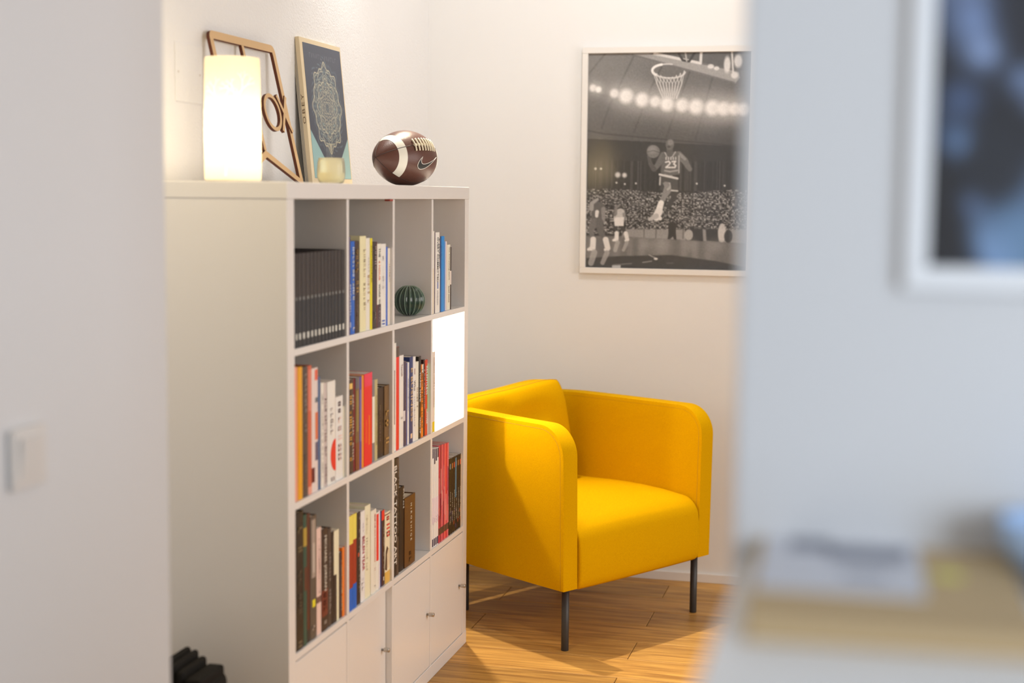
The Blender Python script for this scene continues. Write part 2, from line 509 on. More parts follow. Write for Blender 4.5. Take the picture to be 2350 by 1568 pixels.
def book(key, col, label, extras=(), pages=M_PAGEW, name='book', ct=None, hard=False, group=None, rough=0.42):
    x0, zb, t, h, s, d = G[key]
    cat = 'magazine' if name == 'magazine' else 'book'
    root = tag(empty(name, (x0, s + BULGE + 0.0008, zb + 0.0004)), label, cat, group)
    ct = ct or (0.0022 if hard else 0.0008)
    ct = min(ct, t * 0.25)
    link('cover', cover_mesh(t, d, h, ct), paper(*col, rough), root)
    ins = 0.003 if hard else 0.0
    pb = 0.004 if hard else 0.0015
    z0 = ins if hard else 0.0004
    box('page_block', ct + 0.0001, t - ct - 0.0001, ct + 0.0005, d - (ins if hard else 0.0004), z0, h - (ins if hard else 0.0006), pages, root)
    for e in extras:
        k = e[0]
        if k == 'band':      # z0, z1 fractions, colour, [xa, xb]
            xa, xb = (e[4], e[5]) if len(e) > 5 else (0.0, 1.0)
            link('spine_band', band_mesh(t, xa, xb, h * e[1], h * e[2], 0.00035 + 0.0001 * (len(e) > 6)), paper(*e[3]), root)
        else:                # text / glyphs: centre z fraction, length fraction, colour, [x centre, width fraction]
            xc = e[5] if len(e) > 5 else 0.5
            wf = e[6] if len(e) > 6 else 0.5
            if k == 'text':
                dr = e[7] if len(e) > 7 else 1
                me = text_mesh(e[1], h * e[3], t * wf, dr, e[8] if len(e) > 8 else 0.012, e[9] if len(e) > 9 else 1.0)
            else:
                me = glyph_mesh(h * e[3], t * wf, hash(e[1]) % 1000 if not isinstance(e[1], int) else e[1], 1.0)
            o = link('lettering', me, paper(*e[4]), root)
            o.location = (t * xc, -BULGE - 0.0009, h * e[2])
            if k != 'text': o['kind'] = 'stuff'
    BOOKS[key] = root
    return root


ORD = ['first', 'second', 'third', 'fourth', 'fifth', 'sixth', 'seventh', 'eighth', 'ninth', 'tenth', 'eleventh', 'twelfth', 'thirteenth', 'fourteenth']
for i in range(14):
    lab = ORD[i] + ' volume from the left in the row of matching black volumes'
    if i == 13: lab = 'last volume on the right in the row of matching black volumes'
    r = book('vol%d' % i, (46, 41, 42), lab, [('band', 0.0, 0.50, (38, 41, 47)), ('band', 0.505, 0.535, (120, 124, 124), 0.3, 0.75),
             ('band', 0.085, 0.15, (205, 208, 202), 0.28, 0.72, 1)], hard=True, group='matching black volumes', pages=mat('dark_edge', (0.06, 0.055, 0.05, 1), 0.8))
# keep the volumes one even height and flush
W_ = (228, 218, 206)
book('12a', (70, 60, 100), 'slim purple book left end of top row second cell', [('g', 3, 0.3, 0.42, (220, 215, 225), 0.6, 0.6)])
book('12b', (28, 92, 185), 'royal blue book with white lettering, top row second cell', [('g', 5, 0.66, 0.55, (205, 220, 240), 0.55, 0.42), ('g', 6, 0.05, 0.04, (220, 230, 240), 0.6, 0.4)])
book('12c', (62, 46, 38), 'dark brown book with gold lettering, top row second cell', [('g', 8, 0.66, 0.5, (150, 120, 60), 0.5, 0.6), ('g', 9, 0.25, 0.3, (105, 85, 70), 0.5, 0.4)], hard=True)
book('12d', (226, 212, 172), 'tall cream book standing left of the yellow spine', [('g', 11, 0.55, 0.62, (170, 155, 125), 0.72, 0.3)], hard=True, pages=M_PAGES)
book('12e', (222, 214, 204), 'pale grey book squeezed between cream book and yellow spine', [('g', 13, 0.45, 0.3, (190, 160, 110), 0.55, 0.4), ('g', 14, 0.72, 0.2, (170, 165, 160), 0.6, 0.3)])
book('12f', (228, 206, 20), 'bright yellow book in top row second cell', [('g', 16, 0.72, 0.4, (150, 135, 20), 0.45, 0.5)])
book('12g', (58, 46, 44), 'dark brown book right of the yellow spine, top row', [('g', 18, 0.83, 0.24, (150, 140, 135), 0.55, 0.4), ('g', 19, 0.14, 0.1, (120, 110, 105), 0.5, 0.4), ('band', 0, 1, (120, 60, 50), 0.88, 1.0)], hard=True)
book('12h', W_, 'white book with THE 4-HOUR WORK WEEK on its spine', [('text', 'THE', 0.895, 0.11, (70, 65, 70), 0.5, 0.42), ('text', '4 HOUR', 0.68, 0.24, (225, 120, 90), 0.45, 0.42),
     ('text', 'WORK WEEK', 0.36, 0.32, (80, 75, 80), 0.5, 0.42), ('band', 0.0, 0.275, (80, 62, 68)), ('g', 21, 0.14, 0.2, (160, 150, 155), 0.5, 0.3)])
book('12i', (226, 219, 212), 'white book with tiny blue mark, top row second cell', [('g', 22, 0.06, 0.035, (60, 90, 170), 0.5, 0.7), ('g', 23, 0.65, 0.4, (205, 205, 215), 0.4, 0.25)])
book('12j', (70, 105, 190), 'thin blue book near right end of top row second cell')
book('12k', (224, 210, 196), 'small cream book right end of top row second cell', [('g', 26, 0.68, 0.22, (130, 115, 110), 0.5, 0.3)])
book('14a', (228, 219, 208), 'white book with yellow strip, left end of top right cell', [('band', 0.0, 0.55, (222, 180, 70), 0.0, 0.35)])
book('14b', (226, 219, 212), 'white book with tall black capitals in top right cell', [('text', 'OVERT COMMITTED', 0.66, 0.56, (80, 82, 92), 0.52, 0.26), ('band', 0.30, 0.38, (110, 125, 175), 0.45, 0.65), ('text', 'STEVENSON', 0.19, 0.18, (140, 140, 150), 0.5, 0.2),
     ('band', 0, 1, (92, 70, 92), 0, 0.09), ('band', 0.55, 1, (90, 66, 60), 0.9, 1.0), ('g', 27, 0.75, 0.34, (90, 120, 135), 0.78, 0.16)])
book('14c', (22, 128, 205), 'bright sky blue book in top right cell', [('band', 0, 1, (30, 75, 130), 0, 0.22), ('g', 31, 0.82, 0.2, (120, 170, 215), 0.28, 0.14)])
book('14d', (214, 200, 198), 'thin pinkish book right of the sky blue one', [('band', 0, 1, (120, 150, 205), 0, 0.3)])
book('14e', (226, 214, 198), 'cream book with the everything store on its spine', [('text', 'the everything store', 0.71, 0.50, (95, 82, 75), 0.5, 0.36), ('text', 'brad stone', 0.24, 0.25, (110, 98, 90), 0.5, 0.36)])
book('14f', (50, 36, 34), 'thin black book right end of top right cell', [('band', 0.4, 0.62, (215, 205, 200))])
R2 = ' in second row first cell'
book('21a', (218, 150, 125), 'salmon pink book, left end of second row first cell', hard=True, pages=mat('red_edge', (0.25, 0.03, 0.02, 1), 0.7))
book('21b', (226, 156, 24), 'amber yellow book' + R2, [], hard=True, pages=mat('red_edge', (0.25, 0.03, 0.02, 1), 0.7))
book('21c', (78, 66, 62), 'dark grey book with pale lettering, right of amber yellow book', [('g', 33, 0.72, 0.45, (150, 140, 135), 0.5, 0.4), ('g', 34, 0.2, 0.25, (110, 100, 95), 0.5, 0.4)], hard=True)
book('21d', (190, 92, 66), 'brick red book right of dark grey one, second row', [('band', 0.0, 0.06, (215, 150, 130)), ('band', 0.65, 0.97, (205, 120, 100), 0.1, 0.9)], hard=True)
book('21e', (212, 200, 196), 'white book with red and blue patches, second row first cell', [('band', 0.90, 0.985, (214, 92, 66), 0.45, 0.95), ('band', 0.42, 0.64, (205, 110, 70), 0.5, 1.0), ('band', 0.25, 0.40, (90, 85, 110), 0.5, 1.0), ('band', 0.08, 0.2, (95, 28, 26), 0.0, 0.4), ('band', 0.72, 0.76, (90, 100, 110), 0.5, 1.0)], hard=True)
book('21f', (72, 96, 135), 'narrow slate blue book' + R2)
book('21g', (224, 214, 206), 'white book with grey dotted lettering' + R2, [('g', 37, 0.5, 0.8, (150, 145, 145), 0.4, 0.3)])
book('21h', (196, 184, 182), 'thin grey book with plum lettering' + R2, [('g', 39, 0.45, 0.8, (110, 85, 90), 0.5, 0.6)])
# white book with the red disc
book('21i', (230, 220, 212), 'white book with large red disc on its spine', [('g', 41, 0.62, 0.24, (150, 140, 140), 0.5, 0.28), ('g', 42, 0.045, 0.03, (170, 160, 160), 0.6, 0.4)])
book('21j', (230, 221, 214), 'short white book with dark ornament, second row first cell', [('g', 44, 0.88, 0.12, (95, 70, 80), 0.5, 0.4), ('g', 45, 0.5, 0.5, (222, 190, 185), 0.55, 0.5)])
book('21k', (224, 212, 190), 'shortest cream booklet, right end of second row first cell')
book('22a', (66, 50, 42), 'dark book with large yellow and white lettering, second row', [('band', 0.90, 0.96, (215, 180, 100), 0.15, 0.75), ('g', 47, 0.49, 0.68, (212, 158, 60), 0.33, 0.42), ('g', 48, 0.49, 0.68, (225, 215, 200), 0.8, 0.26), ('g', 49, 0.05, 0.03, (190, 180, 170), 0.5, 0.3)])
book('22b', (112, 22, 36), 'thin maroon book beside the yellow lettered one')
book('22c', (112, 88, 56), 'olive brown book between maroon and violet spines', [('band', 0.88, 1, (100, 95, 98)), ('band', 0.42, 0.86, (140, 122, 70), 0.2, 0.6), ('band', 0.0, 0.3, (120, 70, 36))])
book('22d', (86, 66, 150), 'violet book in second row second cell', [('band', 0.3, 0.86, (130, 115, 170), 0.2, 0.8)])
book('22e', (238, 138, 34), 'thin orange book left of the wide red book')
book('22f', (214, 32, 40), 'wide red book with orange flames on its spine', [('band', 0.86, 1.0, (218, 52, 84)), ('band', 0.22, 0.54, (240, 105, 30), 0.50, 0.66), ('band', 0.25, 0.5, (238, 84, 34), 0.16, 0.28)])
book('22g', (122, 118, 122), 'grey book with long white label, right of the red book', [('band', 0.23, 0.79, (225, 216, 206), 0.0, 0.9)])
book('22h', (176, 166, 122), 'pale olive book in second row second cell', [('g', 51, 0.5, 0.6, (130, 122, 85), 0.5, 0.3)])
book('22i', (44, 32, 28), 'black book with fine lettering, second row second cell', [('g', 53, 0.5, 0.5, (110, 90, 80), 0.3, 0.2)], hard=True)
book('22j', (106, 80, 48), 'brown book with gold lines, right end of second cell', [('g', 55, 0.62, 0.3, (165, 128, 70), 0.5, 0.7), ('g', 56, 0.22, 0.06, (165, 128, 70), 0.5, 0.7)], hard=True, pages=M_PAGES)
R3 = ', second row third cell'
book('23a', (226, 218, 210), 'tall thin white book' + R3, [('band', 0.25, 0.75, (110, 50, 50), 0, 0.3)])
book('23b', (222, 48, 38), 'tall red book with dark top' + R3, [('band', 0.905, 1.0, (84, 72, 66))])
book('23c', (226, 220, 214), 'white book with Tourneb lettering' + R3, [('text', 'Tourneb', 0.84, 0.13, (120, 85, 90), 0.5, 0.34), ('g', 58, 0.3, 0.07, (170, 160, 165), 0.5, 0.3)])
book('23d', (72, 60, 84), 'dark plum book' + R3, [('g', 59, 0.45, 0.6, (120, 112, 135), 0.6, 0.3), ('band', 0.3, 0.42, (205, 200, 205), 0.0, 0.5)])
book('23e', (212, 214, 222), 'pale blue-grey book' + R3, [('band', 0.0, 1.0, (88, 92, 140), 0.0, 0.28), ('g', 60, 0.6, 0.4, (165, 165, 180), 0.65, 0.3)])
book('23f', (46, 60, 110), 'navy book with EBUSINESS on its spine', [('text', 'E BUSINESS', 0.56, 0.62, (190, 165, 130), 0.5, 0.62), ('band', 0.055, 0.11, (215, 190, 160), 0.25, 0.75)])
book('23g', (228, 222, 216), 'white book with Who on its spine', [('text', 'Who', 0.66, 0.12, (90, 85, 100), 0.5, 0.6), ('g', 62, 0.36, 0.34, (165, 160, 168), 0.5, 0.35), ('band', 0.79, 0.86, (120, 40, 50), 0.45, 0.65)])
book('23h', (224, 216, 204), 'pale cream book left of black spine' + R3, [('g', 64, 0.5, 0.34, (150, 120, 110), 0.5, 0.35)])
book('23i', (38, 34, 34), 'black book with white lettering' + R3, [('text', 'YOUNG TEAMS', 0.63, 0.36, (230, 225, 220), 0.5, 0.5), ('text', 'TROU TIP', 0.16, 0.2, (230, 225, 220), 0.5, 0.45)])
book('23j', (234, 122, 30), 'orange book with black lettering' + R3, [('g', 66, 0.55, 0.85, (60, 45, 35), 0.3, 0.45), ('band', 0.88, 1.0, (225, 215, 205), 0.3, 1.0)])
book('23k', (54, 36, 32), 'thin black book left of the RELENTLESS book', [('g', 68, 0.62, 0.5, (225, 220, 215), 0.5, 0.5)])
book('23l', (196, 62, 34), 'rust red book with RELENTLESS on its spine', [('text', 'RELENTLESS', 0.73, 0.38, (238, 232, 226), 0.5, 0.6), ('text', 'GROVER', 0.25, 0.2, (235, 215, 205), 0.5, 0.5)])
book('23m', (224, 216, 204), 'white booklet with green strip, second row third cell', [('band', 0.32, 0.99, (120, 210, 130), 0.0, 0.8)])
book('24a', (222, 206, 196), 'pale book with Introduction on spine in lit cell', [('text', "Introduction à la gestion d'entreprise", 0.62, 0.62, (130, 95, 85), 0.45, 0.38, -1), ('band', 0.0, 0.125, (232, 190, 20)), ('band', 0.125, 1.0, (232, 190, 185), 0.8, 1.0)])
R4 = ', third row first cell'
book('31a', (34, 28, 26), 'thick black book, left end of third row first cell', [('g', 70, 0.79, 0.2, (110, 98, 70), 0.55, 0.5), ('g', 71, 0.4, 0.35, (88, 80, 66), 0.55, 0.4), ('g', 72, 0.07, 0.1, (110, 100, 80), 0.5, 0.4)], hard=True)
book('31b', (44, 78, 66), 'dark green book with yellow patch' + R4, [('band', 0.76, 0.90, (165, 140, 60)), ('band', 0.42, 0.6, (92, 52, 38), 0.2, 0.9)], hard=True)
book('31c', (84, 42, 34), 'narrow dark red-brown book' + R4, [('band', 0, 0.1, (50, 44, 40))], hard=True)
book('31d', (84, 76, 68), 'grey photographic book with yellow mark' + R4, [('band', 0.50, 0.97, (150, 138, 128), 0.2, 0.8), ('band', 0.54, 0.78, (178, 168, 158), 0.35, 0.65, 1), ('band', 0.26, 0.32, (226, 205, 40), 0.3, 0.75), ('g', 74, 0.06, 0.1, (165, 155, 145), 0.5, 0.5)], hard=True)
book('31e', (216, 188, 178), 'pinkish white book left of MICHAEL JORDAN spine', [('band', 0.3, 0.36, (110, 80, 72)), ('g', 76, 0.65, 0.5, (190, 165, 160), 0.5, 0.3)])
book('31f', (58, 42, 36), 'dark book with MICHAEL JORDAN on its spine', [('text', 'MICHAEL JORDAN', 0.66, 0.54, (222, 212, 200), 0.5, 0.42), ('band', 0.14, 0.40, (104, 46, 34)), ('g', 78, 0.07, 0.05, (170, 160, 150), 0.5, 0.4), ('g', 79, 0.27, 0.2, (84, 36, 28), 0.5, 0.5)], hard=True)
book('31g', (70, 58, 52), 'dark grey book right of MICHAEL JORDAN spine', [('g', 80, 0.45, 0.6, (160, 150, 145), 0.5, 0.45)], hard=True)
book('31h', (44, 34, 32), 'black book left of cream spine' + R4, [('g', 82, 0.85, 0.2, (150, 140, 130), 0.5, 0.3)])
book('31i', (226, 212, 184), 'cream book with dark lower strip' + R4, [('band', 0.0, 0.52, (52, 40, 38), 0.0, 0.42)], pages=M_PAGES)
book('31j', (58, 42, 48), 'short dark plum book left of orange booklet', [('g', 84, 0.5, 0.75, (190, 185, 150), 0.75, 0.35)])
book('31k', (228, 116, 40), 'short orange booklet, right end of third row first cell')
R5 = ', third row second cell'
YRB = [('band', 0.70, 1.0, (234, 202, 90)), ('band', 0.0, 0.235, (18, 92, 190))]
book('32a', (150, 50, 30), 'thick yellow red and blue book, left of its thinner twin', YRB)
book('32b', (150, 50, 30), 'thinner yellow red and blue book with stepped colours', [('band', 0.73, 1.0, (234, 202, 90)), ('band', 0.0, 0.26, (18, 92, 190))])
book('32c', (48, 36, 32), 'black book with grey lettering' + R5, [('g', 86, 0.72, 0.45, (160, 150, 140), 0.7, 0.45), ('g', 87, 0.3, 0.35, (150, 140, 130), 0.7, 0.4), ('band', 0.52, 0.56, (210, 80, 40), 0.3, 0.7)])
book('32d', (222, 216, 220), 'white book with bold crimson capitals' + R5, [('text', 'BELEN TEAR', 0.53, 0.38, (165, 40, 70), 0.55, 0.52), ('g', 89, 0.8, 0.2, (190, 180, 190), 0.55, 0.3), ('g', 90, 0.2, 0.12, (190, 185, 190), 0.4, 0.4)])
book('32e', (226, 214, 188), 'tall cream hardback' + R5, [('g', 92, 0.6, 0.6, (200, 188, 165), 0.3, 0.2)], hard=True, pages=M_PAGES)
book('32f', (228, 214, 202), 'white book with CONVERSATIONS reading up its spine', [('text', 'CONVERSATIONS AVEC MOI-MEME', 0.66, 0.58, (190, 90, 80), 0.68, 0.22, -1), ('g', 94, 0.07, 0.03, (80, 60, 60), 0.7, 0.2), ('g', 95, 0.27, 0.05, (200, 180, 175), 0.7, 0.3)])
book('32g', (230, 216, 208), 'white book with long red strip' + R5, [('band', 0.38, 0.98, (218, 46, 36), 0.05, 0.95)])
book('32h', (214, 208, 212), 'thin white book with blue edge' + R5, [('band', 0, 1, (60, 85, 150), 0.5, 0.75)])
book('32i', (62, 34, 30), 'dark book with red top' + R5, [('band', 0.87, 1.0, (222, 48, 34), 0.2, 1.0), ('band', 0, 1, (44, 44, 84), 0, 0.2), ('g', 97, 0.5, 0.55, (190, 180, 170), 0.75, 0.25), ('band', 0.06, 0.11, (220, 212, 200), 0.65, 0.9)])
book('32j', (226, 208, 180), 'cream comic with red title and sketched face', [('g', 99, 0.83, 0.22, (206, 62, 50), 0.55, 0.55), ('band', 0.0, 0.16, (205, 168, 84)), ('band', 0.96, 0.975, (120, 60, 50))])
book('33a', (40, 34, 32), 'tall book with BLACK TATTOO ART on its spine', [('text', 'BLACK TATTOO ART', 0.52, 0.84, (222, 212, 204), 0.5, 0.74)], hard=True)
book('33b', (76, 62, 52), 'tall dark brown book right of BLACK TATTOO ART spine', [('g', 101, 0.6, 0.6, (52, 42, 36), 0.5, 0.6)], hard=True)
book('33c', (36, 28, 26), 'black book with white lettering near its top, third row', [('g', 103, 0.86, 0.22, (220, 215, 205), 0.8, 0.22)], hard=True)
book('33d', (92, 62, 32), 'brown boxed book with HIROSHIGE on its spine', [('text', 'HIROSHIGE', 0.62, 0.54, (226, 214, 196), 0.56, 0.13, 1, 0.0, 1.7), ('g', 105, 0.14, 0.12, (70, 46, 24), 0.5, 0.2)], hard=True, ct=0.004, pages=M_PAGES)
for i in range(4):
    book('mw%d' % i, (224, 218, 224), ORD[i] + ' white and navy magazine from the left, third row last cell',
         [('band', 0.90 - 0.03 * ((i * 2) % 3), 0.995, (52, 46, 76), 0.15, 0.95), ('band', 0.01, 0.085, (52, 46, 76), 0.15, 0.95), ('band', 0.24, 0.5, (214, 200, 212), 0.1, 0.9), ('g', 107 + i, 0.27, 0.07, (150, 140, 155), 0.5, 0.3)],
         name='magazine', group='white and navy magazines')
PK = [(186, 66, 82), (150, 48, 64), (206, 92, 100), (176, 62, 80), (222, 96, 92), (196, 52, 60), (206, 104, 112)]
for i in range(7):
    rn = random.Random(i + 40)
    ex = []
    for q in range(4):
        a = rn.uniform(0.05, 0.55); ex.append(('band', a, a + rn.uniform(0.15, 0.42), rn.choice([(226, 140, 140), (110, 40, 56), (232, 170, 160), (200, 120, 70), (130, 52, 80)]), 0.12 + 0.2 * q, 0.3 + 0.2 * q))
    ex.append(('band', 0.08, 0.15, (86, 66, 52), 0.05, 0.95, 1))
    book('mp%d' % i, PK[i], ORD[i] + ' pink and red magazine from the left, third row last cell', ex, name='magazine', group='pink and red magazines')
for i in range(6):
    rn = random.Random(i + 80)
    ex = [('g', 120 + i, 0.36, 0.4, (226, 216, 200), 0.55, 0.3), ('band', 0.86, 0.93, rn.choice([(190, 84, 60), (120, 140, 150), (170, 110, 60)]), 0.3, 0.8)]
    if i in (3,): ex.append(('band', 0.45, 0.98, (86, 124, 150), 0.1, 0.6))
    for q in range(2):
        a = rn.uniform(0.02, 0.3); ex.append(('band', a, a + 0.05, rn.choice([(120, 60, 40), (70, 60, 84), (96, 84, 60)]), 0.2, 0.7))
    book('mb%d' % i, (42, 36, 32), ORD[i] + ' black magazine with script lettering from the left, last cell', ex, name='magazine', group='black magazines')
book('34z', (226, 184, 140), 'thin pale orange magazine against the right panel, third row', name='magazine')
# the red disc on the white spine and the face on the comic are prints of their own shape
x0, zb, t_, h_, s_, d_ = G['21i']
poly = []
for k in range(25):
    a = PI / 2 + PI * k / 24
    poly.append((t_ * 0.97 + t_ * 0.62 * math.cos(a), h_ * 0.27 + h_ * 0.155 * math.sin(a)))
link('red_disc', prism_mesh('red_disc', poly, -BULGE - 0.0008, -0.0002), paper(214, 46, 30), BOOKS['21i'])
x0, zb, t_, h_, s_, d_ = G['32j']
face = [(0.3, 0.22), (0.62, 0.20), (0.86, 0.27), (0.92, 0.40), (0.80, 0.47), (0.55, 0.48), (0.28, 0.40), (0.2, 0.30)]
link('drawn_face', prism_mesh('drawn_face', [(t_ * a, h_ * c) for a, c in face], -BULGE - 0.0006, -0.0002), paper(205, 190, 160), BOOKS['32j'])
hair = [(0.05, 0.20), (0.3, 0.18), (0.32, 0.30), (0.28, 0.40), (0.55, 0.48), (0.35, 0.52), (0.15, 0.45)]
link('drawn_hair', prism_mesh('drawn_hair', [(t_ * a, h_ * c) for a, c in hair], -BULGE - 0.0009, -0.0002), paper(80, 58, 44), BOOKS['32j'])

# ---------------------------------------------------------------- pictures: colours computed on a fine mesh
class Raster:
    """a small drawing surface; every pixel becomes a coloured vertex of a print"""
    def __init__(self, x0, x1, y0, y1, nx, ny):
        self.X, self.Y = np.meshgrid(np.linspace(x0, x1, nx), np.linspace(y0, y1, ny))
        self.px = (x1 - x0) / (nx - 1)
        self.A = np.zeros((ny, nx, 3))
        self.nx, self.ny = nx, ny

    def mix(self, m, c):
        c = np.array(c if hasattr(c, '__len__') else (c, c, c), float)
        self.A = self.A * (1 - m[..., None]) + c * m[..., None]

    def poly(self, pts, c, a=1.0, soft=1.0):
        X, Y = self.X, self.Y
        ins = np.zeros(X.shape, bool); dist = np.full(X.shape, 1e9)
        n = len(pts)
        for i in range(n):
            xa, ya = pts[i]; xb, yb = pts[(i + 1) % n]
            cond = ((ya > Y) != (yb > Y))
            with np.errstate(divide='ignore', invalid='ignore'):
                ins ^= cond & (X < (xb - xa) * (Y - ya) / (yb - ya + 1e-12) + xa)
            dist = np.minimum(dist, self.seg(xa, ya, xb, yb))
        sd = np.where(ins, dist, -dist)
        self.mix(np.clip(sd / (soft * self.px) + 0.5, 0, 1) * a, c)

    def seg(self, xa, ya, xb, yb):
        dx, dy = xb - xa, yb - ya
        L = dx * dx + dy * dy + 1e-12
        t = np.clip(((self.X - xa) * dx + (self.Y - ya) * dy) / L, 0, 1)
        return np.hypot(self.X - xa - t * dx, self.Y - ya - t * dy)

    def line(self, pts, w, c, a=1.0, soft=1.0):
        d = np.full(self.X.shape, 1e9)
        for p, q in zip(pts[:-1], pts[1:]):
            d = np.minimum(d, self.seg(p[0], p[1], q[0], q[1]))
        self.mix(np.clip((w / 2 - d) / (soft * self.px) + 0.5, 0, 1) * a, c)

    def limb(self, pts, c, a=1.0):
        """a chain of (x, y, half width) as one tapering shape"""
        m = np.zeros(self.X.shape)
        for (xa, ya, ra), (xb, yb, rb) in zip(pts[:-1], pts[1:]):
            dx, dy = xb - xa, yb - ya
            t = np.clip(((self.X - xa) * dx + (self.Y - ya) * dy) / (dx * dx + dy * dy), 0, 1)
            d = np.hypot(self.X - xa - t * dx, self.Y - ya - t * dy)
            m = np.maximum(m, np.clip((ra + (rb - ra) * t - d) / self.px + 0.5, 0, 1))
        self.mix(m * a, c)

    def disc(self, x, y, rx, ry, c, a=1.0, soft=None):
        d = np.hypot((self.X - x) / rx, (self.Y - y) / ry)
        s = soft if soft else self.px / min(rx, ry)
        self.mix(np.clip((1 - d) / s + 0.5, 0, 1) * a, c)

    def glow(self, x, y, r, c, a):
        self.mix(np.exp(-((self.X - x) ** 2 + (self.Y - y) ** 2) / (r * r)) * a, c)

    def mesh(self, name, fn):
        """fn(u, v) -> 3-D point, u and v in 0..1 from the top left corner"""
        nx, ny = self.nx, self.ny
        v = [fn(i / (nx - 1), j / (ny - 1)) for j in range(ny) for i in range(nx)]
        f = [(j * nx + i, (j + 1) * nx + i, (j + 1) * nx + i + 1, j * nx + i + 1) for j in range(ny - 1) for i in range(nx - 1)]
        me = mesh_of(name, v, f)
        ca = me.color_attributes.new('ink', 'FLOAT_COLOR', 'POINT')
        s = np.clip(self.A, 0, 255) / 255.0
        l = np.where(s <= 0.04045, s / 12.92, ((s + 0.055) / 1.055) ** 2.4)
        out = np.ones((ny * nx, 4)); out[:, :3] = l.reshape(-1, 3)
        ca.data.foreach_set('color', out.ravel())
        return me


def ink_mat(name, rough, gain=1.0):
    m = bpy.data.materials.new(name); m.use_nodes = True
    nt = m.node_tree; b = nt.nodes['Principled BSDF']
    at = nt.nodes.new('ShaderNodeAttribute'); at.attribute_name = 'ink'
    mx = nt.nodes.new('ShaderNodeVectorMath'); mx.operation = 'SCALE'; mx.inputs['Scale'].default_value = gain
    nt.links.new(at.outputs['Color'], mx.inputs[0]); nt.links.new(mx.outputs[0], b.inputs['Base Color'])
    b.inputs['Roughness'].default_value = rough
    return m


def glazing_mat(name, rough, ior=0.05):
    m = bpy.data.materials.new(name); m.use_nodes = True
    nt = m.node_tree
    for n in list(nt.nodes):
        if n.type == 'BSDF_PRINCIPLED': nt.nodes.remove(n)
    out = [n for n in nt.nodes if n.type == 'OUTPUT_MATERIAL'][0]
    tr = nt.nodes.new('ShaderNodeBsdfTransparent'); gl = nt.nodes.new('ShaderNodeBsdfGlossy'); gl.inputs['Roughness'].default_value = rough
    mx = nt.nodes.new('ShaderNodeMixShader'); mx.inputs[0].default_value = ior
    nt.links.new(tr.outputs[0], mx.inputs[1]); nt.links.new(gl.outputs[0], mx.inputs[2])
    nt.links.new(mx.outputs[0], out.inputs['Surface'])
    return m


